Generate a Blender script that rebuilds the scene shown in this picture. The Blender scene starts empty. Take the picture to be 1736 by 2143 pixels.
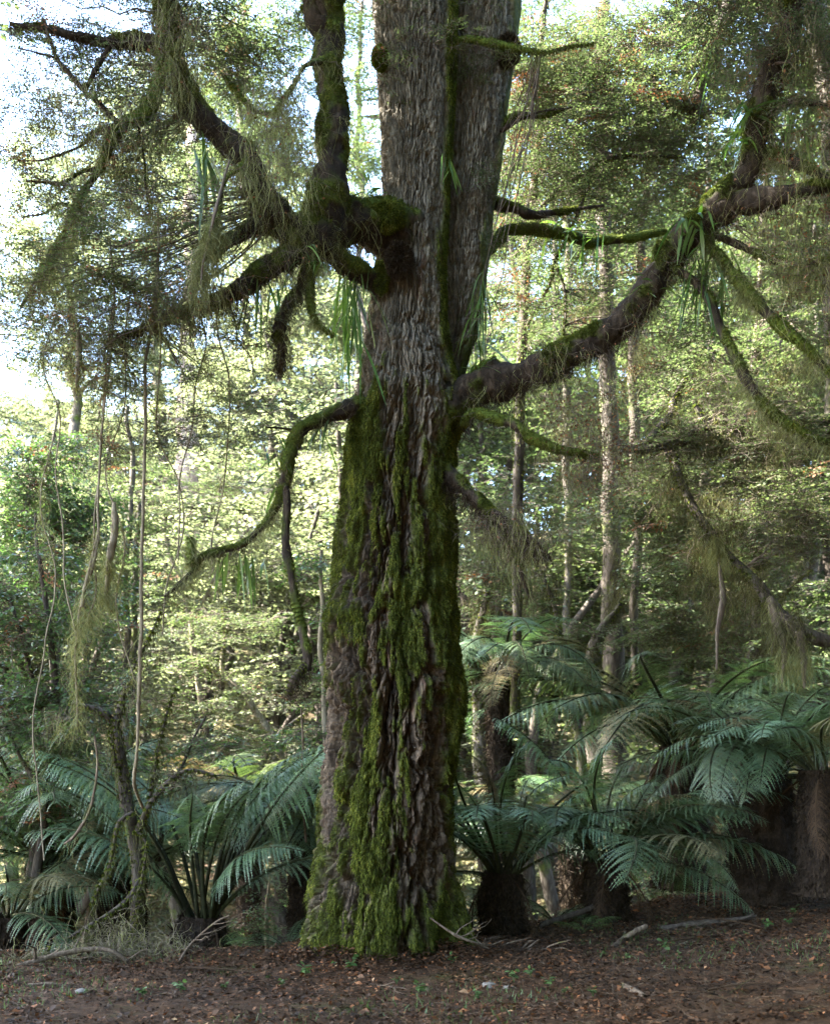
import bpy, math, random
import numpy as np
from mathutils import Vector, Matrix

RS = np.random.RandomState
rng = RS(7)
scene = bpy.context.scene
COL = scene.collection
F = 2150.0          # focal length in pixels of a 1736-wide picture
HX, HY = 868.0, 1646.0
CAMZ = 1.6
PI = math.pi

def P(px, py, Y):
    return np.array([(px - HX) / F * Y, Y, CAMZ + (HY - py) / F * Y])

# ------------------------------------------------------------------ noise
def _hash(ix, iy, iz, seed):
    h = (ix.astype(np.uint32) * np.uint32(374761393) + iy.astype(np.uint32) * np.uint32(668265263)
         + iz.astype(np.uint32) * np.uint32(2147483647) + np.uint32(seed * 1013 & 0xffffffff))
    h = (h ^ (h >> np.uint32(13))) * np.uint32(1274126177)
    h = h ^ (h >> np.uint32(16))
    return (h & np.uint32(0xffff)).astype(np.float32) / 65535.0

def vnoise(p, seed=0):
    p = np.asarray(p, dtype=np.float32)
    i = np.floor(p).astype(np.int64)
    f = p - i
    f = f * f * f * (f * (f * 6 - 15) + 10)
    x, y, z = i[..., 0], i[..., 1], i[..., 2]
    fx, fy, fz = f[..., 0], f[..., 1], f[..., 2]
    def g(a, b, c): return _hash(x + a, y + b, z + c, seed)
    x00 = g(0,0,0) * (1-fx) + g(1,0,0) * fx
    x10 = g(0,1,0) * (1-fx) + g(1,1,0) * fx
    x01 = g(0,0,1) * (1-fx) + g(1,0,1) * fx
    x11 = g(0,1,1) * (1-fx) + g(1,1,1) * fx
    return (x00 * (1-fy) + x10 * fy) * (1-fz) + (x01 * (1-fy) + x11 * fy) * fz   # 0..1

def fbm(p, seed=0, octs=4, lac=2.03, gain=0.5):
    s = 0; a = 1.0; t = 0
    p = np.asarray(p, dtype=np.float32)
    for o in range(octs):
        s = s + a * vnoise(p, seed + o * 17); t += a
        p = p * lac; a *= gain
    return s / t * 2 - 1                                                    # -1..1

def cells(s, t, seed=0):
    """2-D cellular noise: distance to the border between plates, and a random value of the plate"""
    i = np.floor(s).astype(np.int64); j = np.floor(t).astype(np.int64)
    f1 = np.full(s.shape, 9.0, np.float32); f2 = f1.copy(); rv = np.zeros(s.shape, np.float32); o = np.zeros_like(i)
    for a in (-1, 0, 1):
        for b in (-1, 0, 1):
            x = i + a + 0.12 + 0.76 * _hash(i + a, j + b, o, seed); y = j + b + 0.12 + 0.76 * _hash(i + a, j + b, o + 1, seed)
            d = np.sqrt((x - s) ** 2 + (y - t) ** 2); r = _hash(i + a, j + b, o + 2, seed)
            near = d < f1
            f2 = np.where(near, f1, np.minimum(f2, d)); rv = np.where(near, r, rv); f1 = np.where(near, d, f1)
    return f2 - f1, rv

def sstep(a, b, x):
    t = np.clip((x - a) / (b - a), 0, 1)
    return t * t * (3 - 2 * t)

# ------------------------------------------------------------------ mesh from arrays
def mesh_np(name, verts, faces, mats, smooth=False, mi=None, rnd=None, pattr=None):
    """faces: (n,k) int array or list of such arrays"""
    me = bpy.data.meshes.new(name)
    if not isinstance(faces, list): faces = [faces]
    faces = [f for f in faces if len(f)]
    nv = len(verts)
    loops = np.concatenate([f.reshape(-1) for f in faces]).astype(np.int32)
    counts = np.concatenate([np.full(len(f), f.shape[1], np.int32) for f in faces])
    starts = np.zeros(len(counts), np.int32); starts[1:] = np.cumsum(counts)[:-1]
    me.vertices.add(nv); me.vertices.foreach_set('co', np.asarray(verts, np.float32).reshape(-1))
    me.loops.add(len(loops)); me.loops.foreach_set('vertex_index', loops)
    me.polygons.add(len(counts)); me.polygons.foreach_set('loop_start', starts)
    me.polygons.foreach_set('loop_total', counts)
    if mi is not None: me.polygons.foreach_set('material_index', np.asarray(mi, np.int32))
    if smooth: me.polygons.foreach_set('use_smooth', np.ones(len(counts), bool))
    for m in (mats if isinstance(mats, (list, tuple)) else [mats]): me.materials.append(m)
    if rnd is not None:
        a = me.attributes.new('rnd', 'FLOAT', 'FACE'); a.data.foreach_set('value', np.asarray(rnd, np.float32))
    if pattr:
        for k, v in pattr.items():
            a = me.attributes.new(k, 'FLOAT', 'POINT'); a.data.foreach_set('value', np.asarray(v, np.float32))
    me.update(calc_edges=True)
    return me

def obj(name, me, parent=None, loc=None):
    o = bpy.data.objects.new(name, me); COL.objects.link(o)
    if parent is not None:
        o.parent = parent
        if loc is None:
            o.location = -WL[parent.name]
            WL[o.name] = np.zeros(3)
        else:
            o.location = loc; WL[o.name] = WL[parent.name] + np.array(loc)
    else:
        o.location = (0, 0, 0) if loc is None else loc
        WL[o.name] = np.array(o.location)
    return o
WL = {}      # world location of every parent object (no parent is ever rotated unless its children are placed locally)

def tag(o, label=None, cat=None, group=None, kind=None):
    if label: o['label'] = label
    if cat: o['category'] = cat
    if group: o['group'] = group
    if kind: o['kind'] = kind
    return o

def empty(name, loc, label, cat, group=None):
    o = bpy.data.objects.new(name, None); COL.objects.link(o)
    o.location = loc; o.empty_display_size = 0.2
    WL[o.name] = np.array(loc, float)
    return tag(o, label, cat, group)

class MB:
    """collects quads / triangles of several shapes for ONE mesh"""
    def __init__(s): s.v = []; s.f = []; s.m = []; s.r = []; s.n = 0
    def add(s, v, f, m=0, r=None):
        v = np.asarray(v, np.float32).reshape(-1, 3); f = np.asarray(f)
        s.v.append(v); s.f.append(f + s.n); s.n += len(v)
        s.m.append(np.full(len(f), m) if np.isscalar(m) else np.asarray(m))
        s.r.append(np.full(len(f), 0.5) if r is None else (np.full(len(f), r) if np.isscalar(r) else np.asarray(r)))
        return s
    def mesh(s, name, mats, smooth=False):
        return mesh_np(name, np.concatenate(s.v), s.f, mats, smooth, np.concatenate(s.m), np.concatenate(s.r))

# ------------------------------------------------------------------ curves and tubes
def spline(pts, step):
    """pts: (n,4) xyz + radius -> resampled Catmull-Rom"""
    p = np.asarray(pts, float); n = len(p)
    q = np.vstack([2 * p[0] - p[1], p, 2 * p[-1] - p[-2]])
    out = []
    for i in range(n - 1):
        a, b, c, d = q[i], q[i+1], q[i+2], q[i+3]
        k = max(2, int(np.linalg.norm(c[:3] - b[:3]) / step))
        t = np.linspace(0, 1, k, endpoint=False)[:, None]
        out.append(0.5 * (2*b + (c-a)*t + (2*a-5*b+4*c-d)*t*t + (-a+3*b-3*c+d)*t**3))
    out.append(p[-1:])
    r = np.vstack(out); r[:, 3] = np.maximum(r[:, 3], 0.0008)
    return r

def frames(c):
    n = len(c); t = np.gradient(c, axis=0); t /= np.linalg.norm(t, axis=1)[:, None] + 1e-9
    u = np.zeros_like(c)
    a = np.array([1., 0, 0]) if abs(t[0, 0]) < 0.8 else np.array([0, 1., 0])
    a = a - t[0] * a.dot(t[0]); a /= np.linalg.norm(a)
    for i in range(n):
        a = a - t[i] * a.dot(t[i]); a /= np.linalg.norm(a) + 1e-9; u[i] = a
    return t, u, np.cross(t, u)

def tube(c4, segs, disp=None):
    """c4 (n,4) -> verts (n*segs,3), quads, normals; disp(p, nrm, r) -> metres"""
    c = c4[:, :3]; r = c4[:, 3]
    t, u, w = frames(c)
    a = np.linspace(0, 2*PI, segs, endpoint=False)
    nr = u[:, None] * np.cos(a)[None, :, None] + w[:, None] * np.sin(a)[None, :, None]
    v = c[:, None] + nr * r[:, None, None]
    rr = np.repeat(r[:, None], segs, 1)
    if disp is not None: v = v + nr * disp(v, nr, rr)[..., None]
    n = len(c)
    i = np.arange(n - 1)[:, None] * segs; j = np.arange(segs)[None]
    k = (j + 1) % segs
    q = np.stack([i + j, i + k, i + segs + k, i + segs + j], -1).reshape(-1, 4)
    return v.reshape(-1, 3), q, nr.reshape(-1, 3)

def ribs(paths, radii, segs=3):
    """many thin tubes at once: paths (K,n,3), radii (K,n) -> verts, quads"""
    paths = np.asarray(paths, float); K, n, _ = paths.shape
    t = np.gradient(paths, axis=1); t /= np.linalg.norm(t, axis=2)[..., None] + 1e-9
    ref = np.where(np.abs(t[..., 2:3]) < 0.9, np.array([0, 0, 1.]), np.array([1., 0, 0]))
    u = np.cross(t, ref); u /= np.linalg.norm(u, axis=2)[..., None] + 1e-9
    w = np.cross(t, u)
    a = np.linspace(0, 2*PI, segs, endpoint=False)
    v = paths[:, :, None] + (u[:, :, None] * np.cos(a)[:, None] + w[:, :, None] * np.sin(a)[:, None]) * radii[:, :, None, None]
    base = np.arange(K)[:, None, None] * n * segs + np.arange(n-1)[None, :, None] * segs
    j = np.arange(segs)[None, None]; k = (j + 1) % segs
    q = np.stack([base + j, base + k, base + segs + k, base + segs + j], -1).reshape(-1, 4)
    return v.reshape(-1, 3), q

def px_path(pts, dY=0.0):
    """[(px,py,Y,width px)] -> (n,4)"""
    o = []
    for (x, y, Y, w) in pts:
        o.append(list(P(x, y, Y + dY)) + [w / 2 / F * Y])
    return np.array(o)

def rot_xyz(n, R, tilt, up=None):
    """n random rotations about z, then tilted by up to tilt radians"""
    az = R.uniform(0, 2*PI, n); ta = R.uniform(0, 2*PI, n); t = R.normal(0, 1, n) * tilt
    Rz = np.zeros((n, 3, 3)); Rz[:, 0, 0] = np.cos(az); Rz[:, 0, 1] = -np.sin(az); Rz[:, 1, 0] = np.sin(az); Rz[:, 1, 1] = np.cos(az); Rz[:, 2, 2] = 1
    return np.einsum('nij,njk->nik', axis_rot(np.stack([np.cos(ta), np.sin(ta), 0*ta], -1), t), Rz)

def axis_rot(ax, ang):
    ax = ax / (np.linalg.norm(ax, axis=1)[:, None] + 1e-9)
    x, y, z = ax.T; c = np.cos(ang); s = np.sin(ang); C = 1 - c
    return np.stack([np.stack([c + x*x*C, x*y*C - z*s, x*z*C + y*s], -1),
                     np.stack([y*x*C + z*s, c + y*y*C, y*z*C - x*s], -1),
                     np.stack([z*x*C - y*s, z*y*C + x*s, c + z*z*C], -1)], 1)

# ------------------------------------------------------------------ materials
def mat(name):
    m = bpy.data.materials.new(name); m.use_nodes = True
    nt = m.node_tree; nt.nodes.clear()
    return m, nt, nt.nodes.new('ShaderNodeOutputMaterial')

def ramp(nt, fac, stops):
    r = nt.nodes.new('ShaderNodeValToRGB'); e = r.color_ramp.elements
    e[0].position, e[1].position = stops[0][0], stops[-1][0]
    e[0].color = (*stops[0][1], 1); e[1].color = (*stops[-1][1], 1)
    for p, c in stops[1:-1]:
        x = e.new(p); x.color = (*c, 1)
    nt.links.new(fac, r.inputs[0]); return r.outputs[0]

def noise_node(nt, scale, detail=4, rough=0.6, vec_scale=None, coord='Object'):
    tc = nt.nodes.new('ShaderNodeTexCoord'); out = tc.outputs[coord]
    if vec_scale:
        mp = nt.nodes.new('ShaderNodeMapping'); mp.inputs['Scale'].default_value = vec_scale
        nt.links.new(out, mp.inputs[0]); out = mp.outputs[0]
    n = nt.nodes.new('ShaderNodeTexNoise'); n.inputs['Scale'].default_value = scale
    n.inputs['Detail'].default_value = detail; n.inputs['Roughness'].default_value = rough
    nt.links.new(out, n.inputs['Vector']); return n.outputs[0]

def attr(nt, name):
    a = nt.nodes.new('ShaderNodeAttribute'); a.attribute_name = name; return a.outputs['Fac']

def mixc(nt, fac, a, b):
    m = nt.nodes.new('ShaderNodeMix'); m.data_type = 'RGBA'
    if isinstance(fac, (int, float)): m.inputs[0].default_value = fac
    else: nt.links.new(fac, m.inputs[0])
    for k, x in ((6, a), (7, b)):
        if isinstance(x, tuple): m.inputs[k].default_value = (*x, 1)
        else: nt.links.new(x, m.inputs[k])
    return m.outputs[2]

def leaf_mat(name, stops, trans=0.4, rough=0.5, spec=0.3, tint=(1.08, 1.16, 0.72), patch=0.35, pscale=0.8, vary=0):
    """thin leaf: glossy/diffuse front + translucency; every leaf has its own tone (face attribute rnd) and leaves of a branch vary together"""
    m, nt, out = mat(name)
    r = attr(nt, 'rnd')
    n = noise_node(nt, pscale, 3, 0.6)
    mx = nt.nodes.new('ShaderNodeMath'); mx.operation = 'MULTIPLY_ADD'
    nt.links.new(n, mx.inputs[0]); mx.inputs[1].default_value = patch * 2
    ad = nt.nodes.new('ShaderNodeMath'); ad.operation = 'MULTIPLY_ADD'
    nt.links.new(r, ad.inputs[0]); ad.inputs[1].default_value = 1 - patch * 0.6; ad.inputs[2].default_value = -patch * 0.7
    nt.links.new(ad.outputs[0], mx.inputs[2])
    c = ramp(nt, mx.outputs[0], stops)
    if vary:                                    # every frond / plant has its own tone
        oi = nt.nodes.new('ShaderNodeObjectInfo'); hs = nt.nodes.new('ShaderNodeHueSaturation')
        for k, (lo, hi) in (('Hue', (0.5 - 0.05 * vary, 0.5 + 0.015 * vary)), ('Value', (1 - 0.4 * vary, 1 + 0.35 * vary)), ('Saturation', (1.0, 0.75))):
            mr = nt.nodes.new('ShaderNodeMapRange'); mr.inputs[3].default_value = lo; mr.inputs[4].default_value = hi
            nt.links.new(oi.outputs['Random'], mr.inputs[0]); nt.links.new(mr.outputs[0], hs.inputs[k])
        nt.links.new(c, hs.inputs['Color']); c = hs.outputs[0]
    b = nt.nodes.new('ShaderNodeBsdfPrincipled'); nt.links.new(c, b.inputs['Base Color'])
    b.inputs['Roughness'].default_value = rough; b.inputs['Specular IOR Level'].default_value = spec
    if trans > 0:
        t = nt.nodes.new('ShaderNodeBsdfTranslucent')
        mm = nt.nodes.new('ShaderNodeMix'); mm.data_type = 'RGBA'; mm.blend_type = 'MULTIPLY'; mm.inputs[0].default_value = 1
        nt.links.new(c, mm.inputs[6]); mm.inputs[7].default_value = (*tint, 1)
        nt.links.new(mm.outputs[2], t.inputs[0])
        s = nt.nodes.new('ShaderNodeMixShader'); s.inputs[0].default_value = trans
        nt.links.new(b.outputs[0], s.inputs[1]); nt.links.new(t.outputs[0], s.inputs[2])
        nt.links.new(s.outputs[0], out.inputs[0])
    else: nt.links.new(b.outputs[0], out.inputs[0])
    return m

def bark_mat(name, bark, moss=((0.035, 0.055, 0.008), (0.085, 0.11, 0.016)), mossy=0.5, scale=18, zs=0.25, bump=0.5, use_attr=False):
    m, nt, out = mat(name)
    n1 = noise_node(nt, scale, 6, 0.65, (1, 1, zs))
    n2 = noise_node(nt, 2.2, 5, 0.6)
    c = ramp(nt, n1, [(0.3 + 0.4 * i / (len(bark) - 1), b) for i, b in enumerate(bark)])
    if use_attr: fac = attr(nt, 'moss')
    else:
        fac = ramp(nt, n2, [(max(0.0, 0.72 - mossy * 0.55), (0,)*3), (min(1.0, 0.85 - mossy * 0.5), (1,)*3)])
    n3 = noise_node(nt, 30, 3, 0.6)
    mc = ramp(nt, n3, [(0.3, moss[0]), (0.7, moss[1])])
    c = mixc(nt, fac, c, mc)
    b = nt.nodes.new('ShaderNodeBsdfPrincipled'); nt.links.new(c, b.inputs['Base Color'])
    b.inputs['Roughness'].default_value = 0.9; b.inputs['Specular IOR Level'].default_value = 0.15
    bp = nt.nodes.new('ShaderNodeBump'); bp.inputs['Strength'].default_value = bump; bp.inputs['Distance'].default_value = 0.03
    nt.links.new(n1, bp.inputs['Height']); nt.links.new(bp.outputs[0], b.inputs['Normal'])
    nt.links.new(b.outputs[0], out.inputs[0])
    return m

M = {}
def trunk_material():
    m, nt, out = mat('old bark')
    n1 = noise_node(nt, 26, 5, 0.7, (1, 1, 0.35))
    n2 = noise_node(nt, 1.7, 5, 0.65, (1, 1, 0.6))
    grey = ramp(nt, n1, [(0.28, (0.032, 0.026, 0.018)), (0.5, (0.105, 0.090, 0.066)), (0.72, (0.25, 0.222, 0.175))])
    brown = ramp(nt, n1, [(0.28, (0.013, 0.009, 0.006)), (0.5, (0.052, 0.037, 0.024)), (0.72, (0.155, 0.113, 0.077))])
    sep = nt.nodes.new('ShaderNodeSeparateXYZ'); tc = nt.nodes.new('ShaderNodeTexCoord'); nt.links.new(tc.outputs['Object'], sep.inputs[0])
    mr = nt.nodes.new('ShaderNodeMapRange'); mr.inputs[1].default_value = 3.5; mr.inputs[2].default_value = 6.5
    nt.links.new(sep.outputs[2], mr.inputs[0])
    ad = nt.nodes.new('ShaderNodeMath'); ad.operation = 'MULTIPLY_ADD'; ad.use_clamp = True
    nt.links.new(n2, ad.inputs[0]); ad.inputs[1].default_value = 1.6; ad.inputs[2].default_value = -0.9
    ad2 = nt.nodes.new('ShaderNodeMath'); ad2.operation = 'ADD'; ad2.use_clamp = True
    nt.links.new(mr.outputs[0], ad2.inputs[0]); nt.links.new(ad.outputs[0], ad2.inputs[1])
    c = mixc(nt, ad2.outputs[0], brown, grey)
    tn = nt.nodes.new('ShaderNodeMapRange'); tn.inputs[3].default_value = 0.55; tn.inputs[4].default_value = 1.35
    nt.links.new(attr(nt, 'tone'), tn.inputs[0])
    hv = nt.nodes.new('ShaderNodeHueSaturation'); nt.links.new(tn.outputs[0], hv.inputs['Value']); nt.links.new(c, hv.inputs['Color']); c = hv.outputs[0]
    n4 = noise_node(nt, 5, 4, 0.6, (1, 1, 0.3))
    red = ramp(nt, n4, [(0.62, (0,)*3), (0.74, (1,)*3)])
    rm = nt.nodes.new('ShaderNodeMath'); rm.operation = 'MULTIPLY'; rm.inputs[1].default_value = 0.55; nt.links.new(red, rm.inputs[0])
    c = mixc(nt, rm.outputs[0], c, (0.15, 0.06, 0.035))
    n3 = noise_node(nt, 22, 4, 0.65)
    mc = ramp(nt, n3, [(0.28, (0.020, 0.022, 0.006)), (0.52, (0.048, 0.056, 0.010)), (0.74, (0.11, 0.11, 0.022))])
    c = mixc(nt, attr(nt, 'moss'), c, mc)
    b = nt.nodes.new('ShaderNodeBsdfPrincipled'); nt.links.new(c, b.inputs['Base Color'])
    b.inputs['Roughness'].default_value = 0.88; b.inputs['Specular IOR Level'].default_value = 0.2
    bp = nt.nodes.new('ShaderNodeBump'); bp.inputs['Strength'].default_value = 0.6; bp.inputs['Distance'].default_value = 0.02
    nt.links.new(n1, bp.inputs['Height']); nt.links.new(bp.outputs[0], b.inputs['Normal'])
    nt.links.new(b.outputs[0], out.inputs[0])
    return m
M['trunk'] = trunk_material()
M['bough'] = bark_mat('mossy bough bark', [(0.008, 0.006, 0.004), (0.021, 0.015, 0.010), (0.055, 0.040, 0.027)], use_attr=True)
M['bark_mid'] = bark_mat('forest bark', [(0.026, 0.022, 0.018), (0.075, 0.063, 0.051), (0.15, 0.128, 0.105)], mossy=0.35)
M['bark_dark'] = bark_mat('dark mossy bark', [(0.018, 0.014, 0.011), (0.05, 0.04, 0.031), (0.10, 0.085, 0.068)], mossy=0.3)
M['lichen_dark'] = leaf_mat('dusky lichen', [(0.1, (0.030, 0.028, 0.013)), (0.5, (0.065, 0.062, 0.028)), (0.95, (0.13, 0.125, 0.06))], 0.3, 0.9, 0.05, tint=(1.1, 1.1, 0.7))
M['bark_pale'] = bark_mat('pale far bark', [(0.16, 0.11, 0.085), (0.34, 0.25, 0.20), (0.5, 0.42, 0.36)], mossy=0.1, scale=7, zs=0.12)
M['bark_dry'] = bark_mat('dry stick bark', [(0.04, 0.028, 0.019), (0.09, 0.066, 0.045), (0.17, 0.135, 0.098)], mossy=0.25, scale=40)
M['bark_thin'] = bark_mat('thin stem bark', [(0.07, 0.055, 0.038), (0.15, 0.125, 0.085), (0.24, 0.21, 0.15)], mossy=0.1, scale=30)
M['fern_trunk'] = bark_mat('fibrous fern trunk', [(0.009, 0.006, 0.004), (0.022, 0.015, 0.010), (0.050, 0.033, 0.021)], mossy=0.12, scale=45, zs=0.5, bump=0.8)
M['twig'] = bark_mat('twig', [(0.05, 0.036, 0.028), (0.10, 0.078, 0.06), (0.16, 0.13, 0.1)], mossy=0.2, scale=30)
M['moss'] = leaf_mat('moss shoots', [(0.05, (0.034, 0.024, 0.010)), (0.28, (0.024, 0.033, 0.006)), (0.52, (0.066, 0.083, 0.012)), (0.78, (0.125, 0.142, 0.022)), (0.97, (0.22, 0.21, 0.045))], 0.3, 0.8, 0.1, pscale=4.5, patch=0.6)
M['lichen'] = leaf_mat('hanging lichen', [(0.1, (0.085, 0.085, 0.035)), (0.5, (0.16, 0.165, 0.07)), (0.95, (0.27, 0.27, 0.13))], 0.4, 0.9, 0.05, tint=(1.1, 1.1, 0.7))
M['beard'] = leaf_mat('dark root beard', [(0.1, (0.013, 0.009, 0.006)), (0.6, (0.032, 0.023, 0.015)), (0.95, (0.075, 0.058, 0.036))], 0.15, 0.9, 0.05, tint=(1.1, 1, 0.7))
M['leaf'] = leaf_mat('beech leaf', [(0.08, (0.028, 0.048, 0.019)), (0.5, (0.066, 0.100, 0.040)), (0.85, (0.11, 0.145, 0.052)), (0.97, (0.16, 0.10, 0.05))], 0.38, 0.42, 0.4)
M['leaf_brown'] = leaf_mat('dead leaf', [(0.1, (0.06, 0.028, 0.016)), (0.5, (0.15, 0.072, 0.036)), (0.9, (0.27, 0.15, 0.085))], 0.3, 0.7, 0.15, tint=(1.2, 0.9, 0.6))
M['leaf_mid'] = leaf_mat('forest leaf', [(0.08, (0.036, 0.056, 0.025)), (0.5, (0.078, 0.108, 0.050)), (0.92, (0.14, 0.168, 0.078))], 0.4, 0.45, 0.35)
M['leaf_far'] = leaf_mat('forest leaf painted sunlit', [(0.08, (0.085, 0.100, 0.066)), (0.5, (0.155, 0.170, 0.115)), (0.92, (0.26, 0.262, 0.19))], 0.55, 0.5, 0.3)  # paler copy of the forest leaf: distant sunlight is put into its colour
M['leaf_shrub'] = leaf_mat('shrub leaf', [(0.08, (0.030, 0.060, 0.022)), (0.5, (0.06, 0.11, 0.036)), (0.92, (0.11, 0.165, 0.05))], 0.4, 0.35, 0.5)
M['strap'] = leaf_mat('strap fern leaf', [(0.08, (0.035, 0.075, 0.016)), (0.5, (0.065, 0.125, 0.028)), (0.92, (0.12, 0.18, 0.04))], 0.45, 0.35, 0.5)
M['frond'] = leaf_mat('tree fern frond', [(0.08, (0.034, 0.074, 0.034)), (0.5, (0.064, 0.128, 0.054)), (0.92, (0.11, 0.175, 0.062))], 0.3, 0.45, 0.45, tint=(1.15, 1.3, 0.65), vary=1)
M['frond_bright'] = leaf_mat('young fern frond', [(0.08, (0.05, 0.11, 0.022)), (0.5, (0.085, 0.16, 0.035)), (0.92, (0.13, 0.21, 0.05))], 0.45, 0.45, 0.35, vary=0.8)
M['frond_old'] = leaf_mat('yellowing fern frond', [(0.08, (0.06, 0.055, 0.015)), (0.5, (0.115, 0.10, 0.032)), (0.92, (0.17, 0.13, 0.05))], 0.3, 0.6, 0.2, vary=0.8)
M['frond_dead'] = leaf_mat('dead fern frond', [(0.1, (0.020, 0.013, 0.008)), (0.5, (0.050, 0.032, 0.019)), (0.9, (0.10, 0.064, 0.037))], 0.25, 0.8, 0.1, tint=(1.2, 0.9, 0.6))
M['stalk'] = bark_mat('fern stalk', [(0.010, 0.010, 0.005), (0.024, 0.026, 0.011), (0.05, 0.058, 0.022)], mossy=0.0, scale=20)
M['litter'] = leaf_mat('fallen leaves', [(0.05, (0.010, 0.006, 0.003)), (0.4, (0.032, 0.018, 0.009)), (0.7, (0.085, 0.042, 0.018)), (0.9, (0.20, 0.080, 0.030)), (0.98, (0.30, 0.20, 0.11))], 0.12, 0.7, 0.2, tint=(1.2, 0.8, 0.5))
M['sprout'] = leaf_mat('seedling leaf', [(0.1, (0.035, 0.075, 0.020)), (0.9, (0.075, 0.125, 0.04))], 0.4, 0.45, 0.3)

def ground_material():
    m, nt, out = mat('forest floor')
    n1 = noise_node(nt, 9, 8, 0.72); n2 = noise_node(nt, 0.9, 4, 0.6); n3 = noise_node(nt, 60, 4, 0.7)
    c = ramp(nt, n1, [(0.3, (0.010, 0.006, 0.003)), (0.5, (0.033, 0.019, 0.010)), (0.7, (0.085, 0.046, 0.022))])
    f = ramp(nt, n3, [(0.45, (0,)*3), (0.62, (1,)*3)])
    fm = nt.nodes.new('ShaderNodeMath'); fm.operation = 'MULTIPLY'; fm.inputs[1].default_value = 0.5; nt.links.new(f, fm.inputs[0])
    c = mixc(nt, fm.outputs[0], c, (0.085, 0.050, 0.027))
    g = ramp(nt, n2, [(0.58, (0,)*3), (0.72, (1,)*3)])
    gm = nt.nodes.new('ShaderNodeMath'); gm.operation = 'MULTIPLY'; gm.inputs[1].default_value = 0.6; nt.links.new(g, gm.inputs[0])
    c = mixc(nt, gm.outputs[0], c, (0.055, 0.062, 0.018))
    sep = nt.nodes.new('ShaderNodeSeparateXYZ'); tc = nt.nodes.new('ShaderNodeTexCoord'); nt.links.new(tc.outputs['Object'], sep.inputs[0])
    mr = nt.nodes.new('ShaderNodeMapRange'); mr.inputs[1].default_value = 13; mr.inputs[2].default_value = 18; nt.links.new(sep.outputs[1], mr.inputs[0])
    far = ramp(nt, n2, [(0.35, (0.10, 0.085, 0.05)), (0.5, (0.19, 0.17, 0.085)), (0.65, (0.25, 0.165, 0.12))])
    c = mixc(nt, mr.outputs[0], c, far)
    b = nt.nodes.new('ShaderNodeBsdfPrincipled'); nt.links.new(c, b.inputs['Base Color']); b.inputs['Roughness'].default_value = 0.95
    b.inputs['Specular IOR Level'].default_value = 0.1
    bp = nt.nodes.new('ShaderNodeBump'); bp.inputs['Strength'].default_value = 0.8; bp.inputs['Distance'].default_value = 0.03
    nt.links.new(n1, bp.inputs['Height']); nt.links.new(bp.outputs[0], b.inputs['Normal'])
    nt.links.new(b.outputs[0], out.inputs[0]); return m
M['ground'] = ground_material()
# ================================================================== terrain
def edge_y(X): return 10.75 + 0.55 * np.maximum(X - 0.3, 0) - 0.85 * sstep(-0.6, -1.6, X)

def height(X, Y):
    X = np.asarray(X, float); Y = np.asarray(Y, float)
    near = 0.085 * np.maximum(X - 0.3, 0) - 0.02
    near = near + 0.05 * fbm(np.stack([X * 0.7, Y * 0.7, 0 * X], -1), 3, 3)
    d = Y - edge_y(X)
    fall = -4.2 * sstep(0, 8.5, d)
    base = near * (1 - sstep(0, 7, d)) + fall
    hillf = 0.85 + 0.15 * sstep(-24, 0, X) + 0.25 * sstep(3, 16, X)
    y0 = 21 - 3.0 * sstep(2, 12, X)
    hill = 0.60 * np.maximum(Y - y0, 0) * hillf
    hill = 27 * np.tanh(hill / 27)
    return base + hill + 0.5 * sstep(13, 20, Y) * fbm(np.stack([X * 0.2, Y * 0.2, 0 * X + 5], -1), 9, 4)

def build_ground():
    xs = np.unique(np.concatenate([np.arange(-8, 9, 0.09), np.linspace(-45, 45, 121), np.linspace(-120, 120, 31)]))
    ys = np.unique(np.concatenate([np.arange(5, 16, 0.09), np.linspace(-25, 80, 151), np.linspace(-60, 180, 31)]))
    gx, gy = np.meshgrid(xs, ys)
    z = height(gx, gy)
    near = (gx > -8) & (gx < 9) & (gy > 4.5) & (gy < 16)
    z = z + np.where(near, 0.022 * fbm(np.stack([gx * 5, gy * 5, 0 * gx], -1), 21, 3), 0)
    # low mound of root-lifted soil round the big tree
    z = z + 0.10 * np.exp(-((gx + 0.3) ** 2 + (gy - 10) ** 2) / 1.6)
    v = np.stack([gx, gy, z], -1).reshape(-1, 3)
    ny, nx = gx.shape
    i = np.arange(ny - 1)[:, None] * nx + np.arange(nx - 1)[None]
    q = np.stack([i, i + 1, i + nx + 1, i + nx], -1).reshape(-1, 4)
    o = obj('ground', mesh_np('ground', v, q, M['ground'], True))
    tag(o, 'forest floor falling into a gully and rising as a wooded slope', None, kind='structure')
build_ground()

# ================================================================== shared small-leaf shapes
def diamond(L, W, fold=0.0):
    v = np.array([[0, 0, 0], [0.45 * L, W, fold], [L, 0, 0], [0.45 * L, -W, fold]], float)
    return v, np.array([[0, 1, 2, 3]])

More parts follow.
